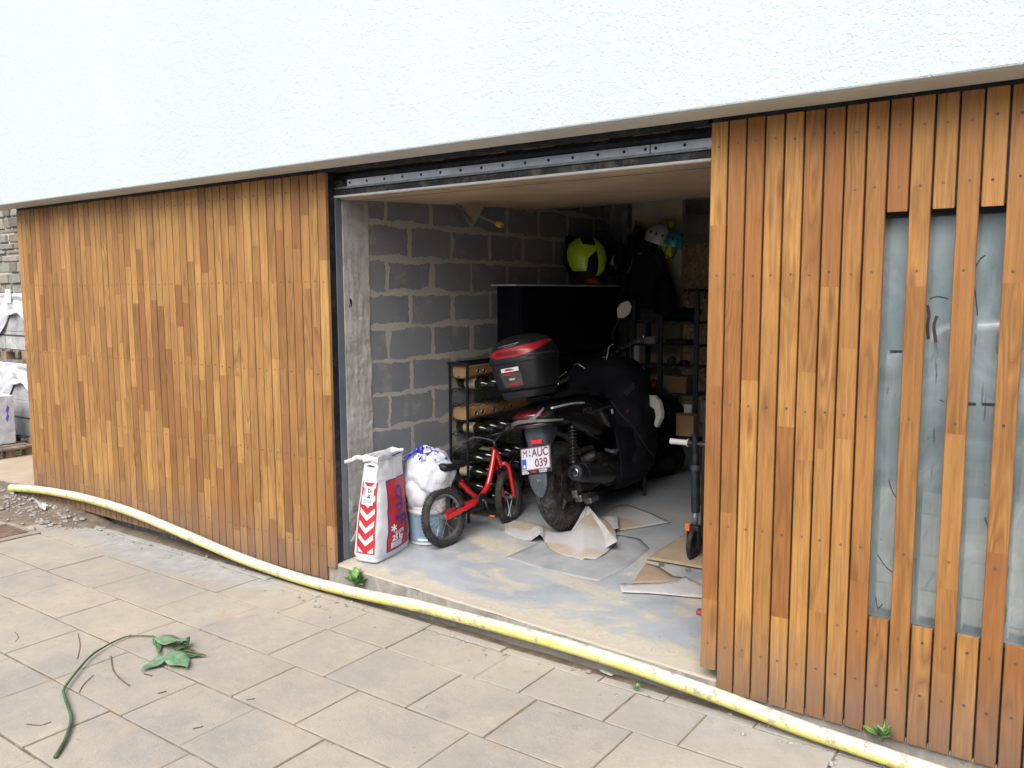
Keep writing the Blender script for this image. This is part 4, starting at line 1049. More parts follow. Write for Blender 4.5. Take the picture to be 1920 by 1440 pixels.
# engine, exhaust, shocks, stand
mb = MB(); mb.ell((.02, .33, .32), (.13, .20, .12), n=20, m=12, amp=.12); mb.cbox((-.12, .16, .30), (.07, .46, .12)); mb.cbox((.09, .30, .40), (.10, .16, .10)); mb.lathe([(.075, -.03), (.085, 0), (.075, .03)], (.15, .40, .29), (1, 0, 0), 20)
mb.lathe([(.035, -.05), (.04, 0), (.03, .05)], (.12, .22, .44), (1, .4, .3), 14); mb.cbox((.10, .16, .27), (.05, .26, .05)); mb.tube([(.10, .12, .50), (.12, .28, .50), (.08, .42, .42)], .02, 10); mb.tube([(.10, .02, .30), (.14, .1, .33), (.15, .25, .33)], .012, 8)
mb.build('engine', ENG, SC, smooth=True, auto=40)
EX = empty('exhaust'); EX.parent = SC
ax_ = Vector((.215, .36, .285))-Vector((.205, -.17, .405))
MB().lathe([(.030, 0), (.047, .006), (.055, .03), (.060, .10), (.060, .42), (.045, .50), (.02, .56)], (.205, -.17, .405), ax_, 28).build('silencer', BLACKP, EX, smooth=True, auto=40)
MB().lathe([(.030, -.010), (.050, -.008), (.054, .02), (.048, .02), (.030, .004)], (.205, -.17, .405), ax_, 28, closed=True).build('end_cap', BLACKP, EX, smooth=True, auto=40)
MB().lathe([(.022, -.012), (.026, -.012), (.026, .01), (.022, .01)], (.205, -.17, .405), ax_, 20, closed=True).build('tailpipe', CHROME, EX, smooth=True)
rs = []
for i in range(10):
    f = i/9; o_ = Vector((.205, -.17, .405))+ax_.normalized()*(.06+.38*f)
    rs.append([o_+Vector((.066*math.cos(a), 0, .066*math.sin(a)*(1-.3*f*(1 if math.sin(a) < 0 else 0)))) for a in [R(-55+15*j) for j in range(11)]])
MB().rings(rs, close=False).build('heat_shield', BLACKP, EX, smooth=True, solid=.003)
MB().tube([(.19, .34, .29), (.13, .42, .22), (.05, .5, .24)], .018, 10).build('downpipe', ENG, EX, smooth=True)
for s in (-1, 1):
    sa = Vector((s*.135, .02, .70)); sb = Vector((s*.135, -.045, .44)); dd = (sb-sa).normalized(); p_ = dd.orthogonal().normalized(); q_ = dd.cross(p_)
    sh = MB().tube([sa, sb], .012, 10).lathe([(.03, 0), (.03, .012)], sb-dd*.02, dd, 16).lathe([(.03, 0), (.03, .012)], sa+dd*.02, dd, 16).build('rear_shock', BLACKP, SC, smooth=True, auto=40)
    P = []
    for i in range(9*14): f = i/(9*14); P.append(sa.lerp(sb, .12+.76*f)+p_*.026*math.cos(2*math.pi*9*f)+q_*.026*math.sin(2*math.pi*9*f))
    MB().tube(P, .0045, 6).build('spring', ENG if s > 0 else BLACKP, sh, smooth=True)
MB().tube([(-.12, .45, .22), (-.19, .38, .10), (-.255, .33, -.035)], .010, 8).build('side_stand', BLACKP, SC, smooth=True)
mb = MB(); mb.tube([(.16, .42, .46), (.20, .40, .45), (.215, .47, .43)], .012, 8); mb.cbox((.222, .43, .445), (.03, .075, .018)); mb.build('foot_peg', ALU, SC, smooth=False, bevel=.003)
mb = MB(); mb.cbox((.10, .06, .20), (.05, .10, .045)); mb.cbox((.12, .16, .165), (.06, .12, .035)); mb.cbox((.09, .0, .235), (.04, .03, .05)); mb.build('brake_caliper', ALU, SC, bevel=.006)
# leg cover over the front shield
rs = []
cov = [(.15, .18, .52, 1.06), (.24, .25, .56, 1.16), (.36, .29, .66, 1.21), (.5, .31, .74, 1.22), (.66, .315, .76, 1.21), (.82, .31, .76, 1.19), (.94, .295, .74, 1.16), (1.03, .265, .74, 1.12), (1.08, .20, .78, 1.06), (1.10, .10, .84, 1.0)]
for z, hw, y0, y1 in vint(cov, 5):
    ring = []
    for j, (x, y) in enumerate(sup(hw, (y1-y0)/2, 3.0, 64)):
        k = 1+.05*noise.noise(Vector((x*7, y*7, z*3)))+.06*noise.noise(Vector((x*3+4, y*5, z*9)))*1.0+.025*noise.noise(Vector((x*19, y*19, z*11)))
        ring.append(Vector((x*k, (y0+y1)/2+y*k+.0, z)))
    rs.append(ring)
LC = MB().rings(rs).build('leg_cover', CLOTHB, SC, smooth=True)
def strap(pts, r, m, name, par, cx=.30, up=0):
    P = smooth_path([sl_(u, v, cx, 0) for u, v in pts], 4)
    return MB().tube(P, r, 6).build(name, m, par, smooth=True)
a_, b_, c_, d_ = [sl_(u, v, .318, 0) for u, v in ((1188, 717), (1190, 727), (1174, 742), (1170, 737))]
MB().prism([a_, b_, c_, d_], (.003, 0, 0)).build('grey_patch', ALU, LC)
strap([(1146, 752), (1165, 778), (1188, 802), (1212, 838), (1226, 855)], .0035, GREYP, 'piping', LC, .312)
strap([(1146, 760), (1120, 770), (1108, 775)], .004, GREYP, 'piping', LC, .312)
a_ = sl_(1177, 771, .315, 0); MB().cbox(a_, (.006, .025, .02)).build('red_tab', REDP, LC)
a_ = sl_(1148, 771, .315, 0); MB().cbox(a_, (.006, .018, .03)).build('white_tab', WHITEP, LC)
# side flaps hanging towards the rear wheel
def flap(a, b):
    p = Vector((.215+.02*math.sin(a*3)+.02*noise.noise(Vector((a*4, b*4, 1))), .50+.52*a, .62-.12*a-(.40-.10*a)*b)); return p
MB().grid(flap, 14, 14).build('cover_flap', CLOTHB, SC, smooth=True, solid=.006)
# handlebar with grips, levers and mirror
HB = empty('handlebar'); HB.parent = SC
gl, gr_ = Vector((-.31, .77, .955)), Vector((.315, 1.03, 1.205)); gm = (gl+gr_)/2+Vector((0, .02, -.01))
MB().tube(smooth_path([gl.lerp(gr_, .02), gl.lerp(gr_, .25), gm, gl.lerp(gr_, .75), gl.lerp(gr_, .98)], 4), .012, 10).build('bar', BLACKP, HB, smooth=True)
MB().ell(gm+Vector((.02, .03, .02)), (.115, .085, .065), n=22, m=14).build('instrument_cowl', GLOSSB, HB, smooth=True)
MB().rings([[gm+Vector((.02, -.03+.0, -.05))+Vector((x, y, 0)) for x, y in sup(.09, .08, 2.5, 20)], [gm+Vector((.0, .0, -.16))+Vector((x, y, 0)) for x, y in sup(.11, .09, 2.5, 20)]]).build('cowl_neck', BLACKP, HB, smooth=True)
for s, e0, e1 in ((0, .0, .20), (1, .80, 1.0)):
    a_, b_ = gl.lerp(gr_, e0), gl.lerp(gr_, e1)
    MB().tube([a_, b_], .0165, 14).build('grip', RUBBER, HB, smooth=True, auto=40)
    q = a_ if s == 0 else b_; MB().lathe([(.015, -.0), (.016, .01), (.010, .018)], q, (gl-gr_) if s == 0 else (gr_-gl), 14).build('bar_end', CHROME, HB, smooth=True)
    m_ = gl.lerp(gr_, .24 if s == 0 else .76); MB().ell(m_, (.035, .032, .028), n=14, m=10).build('switch_housing', BLACKP, HB, smooth=True)
def chrome(pts, y, r, name='lever'):
    MB().tube(smooth_path([sl_(u, v, y) for u, v in pts], 4), r, 8).build(name, CHROME, HB, smooth=True)
chrome([(1040, 727), (1043, 716), (1050, 706), (1062, 697)], .74, .0045)
chrome([(1075, 686), (1081, 681), (1090, 686), (1098, 692)], .76, .0050, 'cable_sleeve')
chrome([(1102, 693), (1113, 690), (1122, 682), (1133, 677), (1137, 672), (1140, 660), (1142, 650), (1150, 645)], .80, .0050, 'cable_sleeve')
chrome([(1104, 697), (1118, 702), (1132, 697), (1136, 687)], .78, .0040, 'cable_sleeve')
chrome([(1166, 650), (1182, 645), (1201, 639)], 1.0, .0050)
mp = sl_(1170, 580, .93); ms = sl_(1150, 640, .93)
MR = empty('mirror'); MR.parent = SC
MB().tube(smooth_path([ms, sl_(1149, 622, .93), sl_(1158, 606, .93), sl_(1165, 596, .94)], 4), .006, 8).build('stem', BLACKP, MR, smooth=True)
Mo = [(1157, 579), (1164, 569), (1176, 564), (1181, 567), (1184, 575), (1180, 588), (1170, 596), (1159, 596), (1157, 588)]
Mp = [sl_(u, v, .925) for u, v in Mo]; MB().prism(Mp, (0, .003, 0)).build('mirror_glass', MIRR, MR)
cc = sum(Mp, Vector())/len(Mp); MB().prism([cc+(p-cc)*1.06+Vector((0, .0035, 0)) for p in Mp], (0, .025, 0)).build('shell', BLACKP, MR, bevel=.004)
# top case
TC = empty('top_case'); TC.parent = SC; TC.location = (.005, -.24, .985)
KS = [(0, .165, .160), (.02, .182, .176), (.08, .192, .186), (.17, .203, .196), (.178, .210, .203), (.20, .210, .203), (.208, .205, .198), (.245, .200, .194), (.285, .183, .177), (.315, .150, .145), (.335, .105, .10), (.345, .05, .05), (.347, .02, .02)]
def case_(th, h):
    z = h*.347
    for a, b in zip(KS, KS[1:]):
        if z <= b[0]+1e-9: f = (z-a[0])/(b[0]-a[0]); hw = a[1]+(b[1]-a[1])*f; hd = a[2]+(b[2]-a[2])*f; break
    else: hw, hd = KS[-1][1:]
    e = 3.0 if z < .2 else 3.0-.6*(z-.2)/.12; c, s = math.cos(th), math.sin(th)
    return Vector((hw*math.copysign(abs(s)**(2/e), s), -hd*math.copysign(abs(c)**(2/e), c), z))
hs_ = [k[0]/.347 for k in KS]; hh = []
for a, b in zip(hs_, hs_[1:]): hh += [a, (a+b)/2]
hh.append(hs_[-1])
MB().rings([[case_(2*math.pi*j/64, h) for j in range(64)] for h in hh]).build('case_shell', BLACKP, TC, smooth=True, auto=35)
MB().rings([[Vector((x, y, z)) for x, y in sup(w1, d1, 3, 40)] for z, w1, d1 in ((-.055, .12, .15), (-.05, .15, .165), (-.012, .165, .17), (-.004, .15, .16))]).build('mounting_plate', BLACKP, TC, smooth=True, auto=40)
TS = with_normal(case_, .01)
D = math.radians
def trimf(a, b):
    th = D(-42+150*a); lo_h = [.66, .64, .67, .76, .84, .90][min(5, int(a*5))]; 
    xs_ = a*5; i = min(4, int(xs_)); f = xs_-i; L = [.66, .60, .61, .67, .745, .81]; U = [.70, .765, .775, .79, .83, .835]
    lo_v = L[i]*(1-f)+L[i+1]*f; up_v = U[i]*(1-f)+U[i+1]*f
    return th, lo_v+(up_v-lo_v)*b
patch(TS, trimf, 50, 10, REDP, 'red_lid_trim', TC, off=.004)
patch(TS, lambda a, b: (D(-22+34*a), .645+.065*b), 10, 4, DRED, 'trim_recess', TC, off=.0055)
P = [(D(-20+38*a), (.80+.03*a)) for a in [i/10 for i in range(11)]]
MB().tube([TS(*p)[0]+TS(*p)[1]*.008 for p in P], .0018, 6).tube([TS(a, h-.035*math.sin(math.pi*i/10))[0]+TS(a, h)[1]*.009 for i, (a, h) in enumerate(P)], .0014, 6).build('chrome_badge', CHROME, TC)
patch(TS, quad((D(-22), .08), (D(14), .08), (D(14), .47), (D(-26), .47)), 8, 6, BLACK, 'latch_recess', TC, off=.002)
patch(TS, quad((D(-12), .07), (D(13), .08), (D(12), .33), (D(-17), .33)), 8, 6, GREYP, 'latch', TC, off=.007)
patch(TS, quad((D(-12), .345), (D(9), .35), (D(9), .425), (D(-12), .415)), 8, 3, WHITEP, 'logo_badge', TC, off=.008)
patch(TS, quad((D(-6), .37), (D(3), .372), (D(0), .405), (D(-4), .405)), 3, 2, REDP, 'logo_mark', TC, off=.0095)
def oval(cx, cz, rx, rz, m, name, off):
    c0 = TS(cx, cz); P = []
    for i in range(20):
        a = 2*math.pi*i/20; P.append(TS(cx+rx*math.cos(a), cz+rz*math.sin(a))[0]+c0[1]*off)
    MB().prism(P, c0[1]*.004).build(name, m, TC)
oval(D(-2), .300, D(9), .018, REDP, 'red_button', .008); oval(D(3), .125, D(7), .022, REDP, 'red_button', .008); oval(D(0), .215, D(2.4), .020, CHROME, 'key_lock', .008)
MB().tube([case_(D(a), .60)+Vector((0, 0, .0)) for a in range(0, 360, 8)], .0035, 6, closed=True).build('lid_seam', GREYP, TC, smooth=True)

# ---------------------------------------------------------------- helmets and cabinet top things
YH = at_x(1097, 477, .16)
HE = empty('helmet', Vector((.165, YH.y, 1.704))); tag(HE, 'neon yellow and black motorcycle helmet standing on the black wall cabinet', 'helmet', 'motorcycle helmets')
HM = Matrix.Rotation(R(-35), 3, 'Z')
def hel(th, ph): # th azimuth, ph 0..1 bottom-top
    a = -R(50)+ph*R(140); c, s = math.cos(a), math.sin(a)
    return HM @ Vector((.150*c*math.cos(th), .178*c*math.sin(th), .190+.182*s))
mb = MB(); rs = [[hel(2*math.pi*j/40, i/18) for j in range(40)] for i in range(19)]; mb.rings(rs).build('shell', NEON, HE, smooth=True)
HS_ = with_normal(hel, .02)
def hpatch(fn, m, name, off=.003): patch(HS_, fn, 16, 12, m, name, HE, off=off)
hpatch(quad((R(165), .25), (R(262), .22), (R(255), .62), (R(180), .64)), GLOSSB, 'visor', .006)
hpatch(quad((R(262), .02), (R(300), .02), (R(272), .60), (R(240), .45)), BLACKP, 'black_graphic')
hpatch(quad((R(-20), .05), (R(20), .10), (R(10), .50), (R(-14), .36)), BLACKP, 'black_graphic')
hpatch(quad((R(-30), .62), (R(10), .60), (R(20), .86), (R(-60), .90)), BLACKP, 'black_graphic')
hpatch(quad((R(60), .1), (R(160), .1), (R(170), .9), (R(60), .9)), BLACKP, 'black_graphic')
hpatch(lambda a, b: (R(180+200*a), .0+.12*b), BLACKP, 'chin_trim', .004)
MB().ell(hel(R(200), .55)+Vector((-.04, -.02, .06)), (.075, .06, .05), amp=.5, fr=4, seed=2).build('dark_liner', CLOTHB, HE, smooth=True)
MB().box(-.12, .06, -.06, .06, 0, .09).build('red_pouch', simple('faded red pouch', (.28, .07, .045), .7), None) if 0 else None
o = empty('red_pouch', Vector((.165, YH.y+.10, 1.684))); tag(o, 'small faded red pouch under the yellow helmet on the cabinet', 'pouch')
MB().ell((0, 0, .035), (.06, .10, .04), amp=.2, n=16, m=10).build('pouch_body', simple('faded red cloth', (.30, .07, .045), .8), o, smooth=True)
o['category'] = 'pouch'
H2 = empty('helmet', Vector((.20, at_x(1150, 480, .2).y+.02, 1.77))); tag(H2, 'black helmet with thin pale rim hanging beside the yellow helmet', 'helmet', 'motorcycle helmets')
MB().ell((0, 0, .14), (.11, .13, .15), n=28, m=18).build('shell', GLOSSB, H2, smooth=True)
MB().tube([(.125*math.cos(a)*.8+.02, .10*math.sin(a)*0+.09, .14+.145*math.sin(a)) for a in [R(-75+10*i) for i in range(16)]], .003, 6).build('pale_rim', ALU, H2, smooth=True)
MB().tube([(0, 0, .28), (-.10, .03, .37), (-.2, .03, .38)], .004, 6).build('hook', BLACKP, H2)

# hanging jackets and helmets on the beige board
yj = 3.22
def jp(u, v, y=yj): return at_y(u, v, y)
JK = empty('hanging_jacket', jp(1207, 600)); tag(JK, 'black motorcycle jacket hanging on a hook against the beige board', 'jacket')
o0 = JK.location; rs = []
prof = [(1204, 600, 25), (1207, 585, 38), (1211, 560, 50), (1210, 535, 50), (1209, 516, 48), (1208, 495, 44), (1208, 477, 38), (1205, 457, 31), (1199, 447, 20), (1198, 438, 13), (1197, 430, 8), (1196, 423, 5)]
for i, (u, v, h) in enumerate([tuple(x) for x in vint([tuple(map(float, q)) for q in prof], 4)]):
    c = jp(u, v)-o0; hw = h*6.35/FPX*1.12
    ring = []
    for j in range(48):
        a = 2*math.pi*j/48; k = 1+.10*noise.noise(Vector((math.cos(a)*2, math.sin(a)*2, c.z*3)))+.06*math.sin(a*7+c.z*9)
        ring.append(c+Vector((hw*math.cos(a)*k, .085*math.sin(a)*k*min(1, hw/.1)-.0, 0)))
    rs.append(ring)
MB().rings(rs).build('jacket_body', JACKET, JK, smooth=True)
for (pp, r0) in (([(1183, 468), (1174, 500), (1170, 540), (1172, 575)], .055), ([(1228, 470), (1243, 505), (1250, 545), (1248, 590)], .06)):
    P = smooth_path([jp(u, v, yj-.07)-o0 for u, v in pp], 4); MB().tube(P, [r0*(.75+.25*math.sin(i*1.1)+.1*i/len(P)) for i in range(len(P))], 14).build('sleeve', JACKET, JK, smooth=True)
for (u, v, w_, h_) in ((1199, 475, .055, .018), (1224, 478, .028, .05)):
    c = jp(u, v, yj-.115)-o0; MB().ell(c, (w_/2, .01, h_/2), n=14, m=8).build('reflective_patch', ALU, JK, smooth=True)
MB().tube([jp(1192, 424, 3.3)-o0, jp(1192, 414, 3.3)-o0, jp(1192, 416, 3.345)-o0], .005, 6).build('hook', BLACKP, JK)
BP = empty('backpack', jp(1245, 590, 3.05)); tag(BP, 'small black bag hanging low beside the jacket', 'bag')
MB().ell((0, 0, .13), (.10, .09, .16), amp=.2, n=24, m=14, seed=5).build('bag_body', CLOTHB, BP, smooth=True)
def skate(name, u, v, y, m, lab, s=1.0, tilt=20):
    t = empty(name, jp(u, v, y)); tag(t, lab, 'helmet'); M = Matrix.Rotation(R(tilt), 3, 'Y')
    mb = MB(); rs = []
    for i in range(14):
        a = R(-15)+R(105)*i/13; rs.append([M @ Vector((.115*s*math.cos(a)*math.cos(b), .10*s*math.cos(a)*math.sin(b), .13*s*math.sin(a))) for b in [2*math.pi*j/28 for j in range(28)]])
    mb.rings(rs).build('shell', m, t, smooth=True, auto=60)
    mb = MB()
    for b in (-110, -80, -50): 
        p = M @ Vector((.113*s*math.cos(.35)*math.cos(R(b)), .10*s*math.cos(.35)*math.sin(R(b)), .13*s*math.sin(.35))); mb.ell(p, (.010, .008, .012), n=10, m=6)
    mb.build('vents', BLACK, t); MB().tube([M @ Vector((.05, 0, -.02)), M @ Vector((.04, 0, -.12)), M @ Vector((-.04, 0, -.12)), M @ Vector((-.05, 0, -.02))], .005, 6).build('strap', BLACKP, t)
    return t
skate('bike_helmet', 1233, 448, 3.12, HWHITE, 'white skate style helmet hanging right of the black jacket')
skate('bike_helmet', 1263, 455, 3.10, TEAL, 'teal skate style helmet hanging against the yellow vest', .75)
VS = empty('safety_vest', jp(1255, 488, 3.2)); tag(VS, 'neon yellow safety vest hanging behind the teal helmet', 'vest'); o0 = VS.location
def vst(a, b):
    u = 1240-12*b+(22+10*b)*a; v = 415+70*b; p = jp(u, v, 3.2)-o0; p.y += .02*math.sin(a*14+b*3)+.02*nz(a*3, b*4); return p
MB().grid(vst, 18, 16).build('vest_cloth', VEST, VS, smooth=True, solid=.004)

# ---------------------------------------------------------------- shelving with odds and ends
q0 = at_y(1195, 613, 3.1); q1 = at_y(1308, 613, 3.1)
SH = empty('shelving_unit', Vector((q0.x, 3.02, zf(.5, 3.1)))); tag(SH, 'grey metal shelving unit at the back of the garage', 'shelving'); W_ = q1.x-q0.x+.02
for x in (0, W_*.44, W_): MB().box(x-.018, x+.018, 0, .03, 0, 1.45 if x == 0 else (1.42 if x < W_ else 1.5)).build('post', SHMET, SH, bevel=.002)
for x in (0, W_): MB().box(x-.018, x+.018, .27, .30, 0, 1.45).build('post', SHMET, SH, bevel=.002)
shz = [1.27, 1.08, .905, .68, .3]
for z in shz: MB().box(-.0, W_, .0325, .268, z-.02, z+.0).build('shelf', SHMET, SH, bevel=.002)
rnd = random.Random(31)
b0 = SH.location
def item(kind, x, z, label, cat, m, sz, shape='box', group='odds and ends on the shelves', seed=1):
    t = empty(kind, b0+Vector((x, .12, z+.001))); 
    if shape == 'box':
        o = MB().box(-sz[0]/2, sz[0]/2, -sz[1]/2, sz[1]/2, 0, sz[2]*.8).build('body', m, t, bevel=.004); MB().box(-sz[0]/2-.003, sz[0]/2+.003, -sz[1]/2-.003, sz[1]/2+.003, sz[2]*.8+.001, sz[2]).build('lid', m, t, bevel=.003)
    elif shape == 'lump': MB().ell((0, 0, sz[2]*.5), (sz[0]/2, sz[1]/2, sz[2]*.52), amp=.35, fr=2, seed=seed, n=22, m=14).build('body', m, t, smooth=True)
    else:
        MB().lathe([(sz[0]*.45, 0), (sz[0]*.5, .004), (sz[0]*.5, sz[2]*.8), (sz[0]*.3, sz[2]*.86)], (0, 0, 0), (0, 0, 1), 20).build('body', m, t, smooth=True, auto=40)
        MB().lathe([(sz[0]*.3, sz[2]*.861), (sz[0]*.3, sz[2])], (0, 0, 0), (0, 0, 1), 16).build('lid', BLACKP, t)
    tag(t, label, cat, group)
item('storage_box', .13, 1.27, 'grey box on the top shelf left of the centre post', 'box', SHMET, (.17, .16, .10))
item('cloth_bundle', .40, 1.27, 'black cloth bundle drooping on the top shelf', 'bundle', CLOTHB, (.30, .2, .11), 'lump', seed=4)
item('white_carton', .12, 1.08, 'small pale carton on the second shelf left of the post', 'carton', WHITEP, (.10, .12, .055))
item('tool_case', .37, 1.08, 'flat dark tool case on the second shelf', 'case', BLACKP, (.18, .16, .04))
item('paint_tin', .30, .905, 'small grey tin on the third shelf near the post', 'tin', GREYP, (.07, .07, .07), 'tin')
item('paint_tin', .42, .905, 'low dark tin on the third shelf at the right', 'tin', BLACKP, (.09, .09, .045), 'tin')
item('parcel', .39, .68, 'plain brown parcel on the fourth shelf', 'parcel', KRAFT, (.16, .16, .14))
item('red_ball', .15, .68, 'dark red ball on the fourth shelf left of the post', 'ball', REDP, (.09, .09, .09), 'lump', seed=3)
item('storage_box', .40, .3, 'dark box on the lowest shelf', 'box', BLACKP, (.2, .2, .2))
# tool board on the back wall
TB = empty('tool_rack', Vector((0, 4.10, 1.5))); p_ = at_y(1285, 545, 4.10); TB.location = (p_.x, 4.10, p_.z); tag(TB, 'dark rail with hand tools hanging on the chipboard wall', 'tool rack')
MB().box(-.30, .6, -.02, .0, -.01, .015).build('rail', BLACKP, TB)
for i in range(11):
    x = -.27+.08*i+rnd.uniform(-.01, .01); L = rnd.uniform(.10, .22); t_ = MB().tube([(x, -.035, .03), (x, -.035, -L*.5)], .008, 8).build('tool', [REDP, BLACKP, BLACKP, KRAFT][i % 4], TB)
    MB().tube([(x, -.035, -L*.5), (x+.004, -.035, -L)], .004, 6).build('blade', ALU, t_)
# right hand grey cupboard, mostly hidden
p_ = at_y(1322, 720, 3.3); CU = empty('metal_locker', (p_.x+.16, 3.3, zf(1.1, 3.3))); tag(CU, 'pale grey locker with dark slots behind the right door edge', 'locker')
MB().box(-.16, .3, 0, .3, 0, 1.30).build('carcass', simple('pale locker paint', (.17, .17, .15), .6), CU, bevel=.003)
for z in (.72, .56): MB().box(-.12, .05, -.004, -.001, z+.2, z+.27).build('slot', BLACK, CU)
# white board strip beside the shelf
p_ = at_y(1195, 700, 2.9); ST_ = tag(MB().box(p_.x-.025, p_.x+.022, 2.88, 2.90, zf(.4, 2.9), at_y(1195, 648, 2.9).z).build('white_board', WHITEP, bevel=.002), 'narrow white board standing upright behind the handlebar', 'board')
# dark bags on the floor
for k, (u, v, w_, h_, lab) in enumerate([(1222, 905, .20, .17, 'black soft bag slumped on the floor in front of the scooter'), (1262, 895, .17, .20, 'second black bag on the floor nearer the shelves'), (1252, 800, .19, .20, 'black rucksack piled above the floor bags')]):
    p = at_f(1222+22*k, 893-4*k); y = p.y
    if k == 2: p = at_f(1250, 880)
    t = empty('soft_bag', p if k < 2 else Vector((p.x, p.y, p.z+.26))); tag(t, lab, 'bag', 'black bags piled on the floor')
    MB().ell((0, 0, h_*.8), (w_, .16, h_*.82), amp=.25, fr=2.2, n=32, m=20, seed=k*5).build('bag_body', CLOTHB, t, smooth=True)
    MB().tube([(-.08, -.12, h_*1.2), (-.03, -.16, h_*1.7), (.05, -.15, h_*1.65), (.09, -.1, h_*1.2)], .009, 8).build('handle', BLACKP, t, smooth=True)
p_ = at_y(1287, 795, 2.7); CT = empty('open_carton', Vector((p_.x, 2.72, p_.z-.09))); tag(CT, 'small open brown carton behind the white grip', 'carton')
MB().box(-.07, .07, -.05, .05, 0, .16, skip='t').build('carton_body', KRAFT, CT, solid=.004)
MB().prism([(-.07, -.05, .161), (.07, -.05, .161), (.065, -.09, .19), (-.06, -.09, .18)], (0, .003, .002)).build('carton_flap', KRAFT, CT)
MB().prism([(-.03, 0, .10), (.03, 0, .10), (.03, 0, .24), (-.03, 0, .24)], (0, .02, 0)).build('white_packet', WHITEP, CT)
# curved white plastic piece
arc = [(1214, 741), (1226, 742), (1236, 754), (1240, 772), (1239, 785), (1230, 802), (1226, 796), (1229, 780), (1226, 767), (1218, 761), (1214, 752)]
P = [at_y(u, v, 2.35) for u, v in arc]; o_ = P[5]; t = empty('white_guard', o_); tag(t, 'curved white plastic guard sticking out behind the leg cover', 'guard')
MB().prism([p-o_ for p in P], (.01, .035, 0)).build('guard_body', WHITEP, t, bevel=.004)
MB().tube([(-.1, .02, .1), (-.1, .02, -.6)], .012, 8).build('guard_stem', BLACKP, t)

# ---------------------------------------------------------------- kick scooter by the right edge
p = at_f(1300, 1050); KM = Matrix.Translation(p) @ Matrix.Rotation(R(2), 4, 'Z')
KS_ = empty('kick_scooter', KM); tag(KS_, 'dark childs kick scooter with white grips half hidden by the right boards', 'kick scooter')
def kwheel(y):
    wv = empty('wheel'); wv.parent = KS_; wv.location = (0, y, .098)
    MB().lathe([(.082+.016*math.cos(x), .015*math.sin(x)) for x in [2*math.pi*i/14 for i in range(14)]], (0, 0, 0), (1, 0, 0), 48, closed=True).build('tyre', RUBBER, wv, smooth=True)
    MB().lathe([(.078, -.010), (.078, .010), (.055, .006), (.02, .012), (.02, -.012), (.055, -.006)], (0, 0, 0), (1, 0, 0), 40, closed=True).build('rim', BLACKP, wv, smooth=True, auto=30)
kwheel(0); kwheel(.72)
mb = MB(); mb.cbox((.032, .0, .13), (.012, .05, .12)).cbox((-.032, .0, .13), (.012, .05, .12)).cbox((0, .005, .20), (.076, .055, .03)); mb.build('fork', BLACKP, KS_, bevel=.005)
MB().cbox((-.03, -.02, .205), (.030, .03, .045)).build('orange_clip', ORANGE, KS_, bevel=.004)
MB().tube([(0, .01, .215), (.0, .022, .30)], .020, 16).build('stem_base', GREYMET, KS_, smooth=True)
MB().tube([(.0, .022, .29), (-.012, .035, .56)], .026, 16).build('stem', DSTEEL, KS_, smooth=True, auto=40)
MB().tube([(-.012, .036, .56), (-.022, .045, .76)], .020, 16).build('upper_stem', DSTEEL, KS_, smooth=True, auto=40)
MB().lathe([(.030, 0), (.030, .03)], (-.012, .035, .545), (0, .1, 1), 18).build('clamp', GREYP, KS_, smooth=True, auto=40)
MB().tube([(-.12, .04, .705), (.18, .04, .705)], .010, 10).build('bar', GREYP, KS_, smooth=True)
for s in (-1, 1):
    q = Vector((-.060, .04, .705)) if s < 0 else Vector((.085, .04, .705)); g_ = MB().lathe([(.026, 0), (.027, .004), (.018, .010), (.0165, .10), (.018, .105), (.018, .115), (.010, .117)], q, (s, -.02, -.0), 22).build('white_grip', WHITEP, KS_, smooth=True, auto=40)
    MB().lathe([(.005, .1168), (.005, .118)], q, (s, -.02, 0), 10).build('grip_hole', BLACK, g_)
MB().box(-.055, .055, .10, .62, .065, .085).build('deck', BLACKP, KS_, bevel=.005)
MB().tube([(0, .012, .19), (0, .08, .12), (0, .14, .078)], .018, 10).build('deck_neck', BLACKP, KS_, smooth=True)
MB().tube([(.035, .05, .62), (.04, -.0, .50), (.045, -.02, .35)], .003, 6).build('cable', BLACKP, KS_)
# dark crate / basket edge above
p = at_y(1322, 760, 1.75); t = empty('black_crate', (p.x+.13, 1.80, zf(1.8, 1.8))); tag(t, 'black plastic crate on a stool behind the right boards', 'crate')
z_ = p.z-t.location.z
mb = MB()
for a, b, c, d in ((-.14, .14, -.10, -.095), (-.14, .14, .095, .10)): mb.box(a, b, c, d, z_-.10, z_+.04)
mb.box(-.14, -.135, -.095, .095, z_-.10, z_+.04).box(.135, .14, -.095, .095, z_-.10, z_+.04).box(-.135, .135, -.095, .095, z_-.10, z_-.095); mb.build('crate_body', BLACKP, t)
for x, y in ((-.12, -.08), (.12, -.08), (-.12, .08), (.12, .08)): MB().box(x-.008, x+.008, y-.008, y+.008, 0, z_-.101).build('leg', BLACKP, t)
# black post with a red foot
p = at_f(1316, 1152); t = empty('prop_stand', Vector((p.x+.045, p.y, p.z))); tag(t, 'slim black prop on a faded red foot at the right door edge', 'prop')
MB().cbox((-.01, 0, .012), (.12, .05, .024)).build('red_foot', PINKR, t, bevel=.006)
MB().box(-.018, .018, -.012, .012, .0245, .30).build('post', BLACKP, t, bevel=.003)
MB().box(-.028, .02, -.02, .02, .301, .325).build('cap', BLACKP, t, bevel=.004)
MB().tube([(-.026, -.016, .04), (-.024, -.014, .09), (-.03, -.016, .13)], .006, 6).build('chain_end', ENG, t)

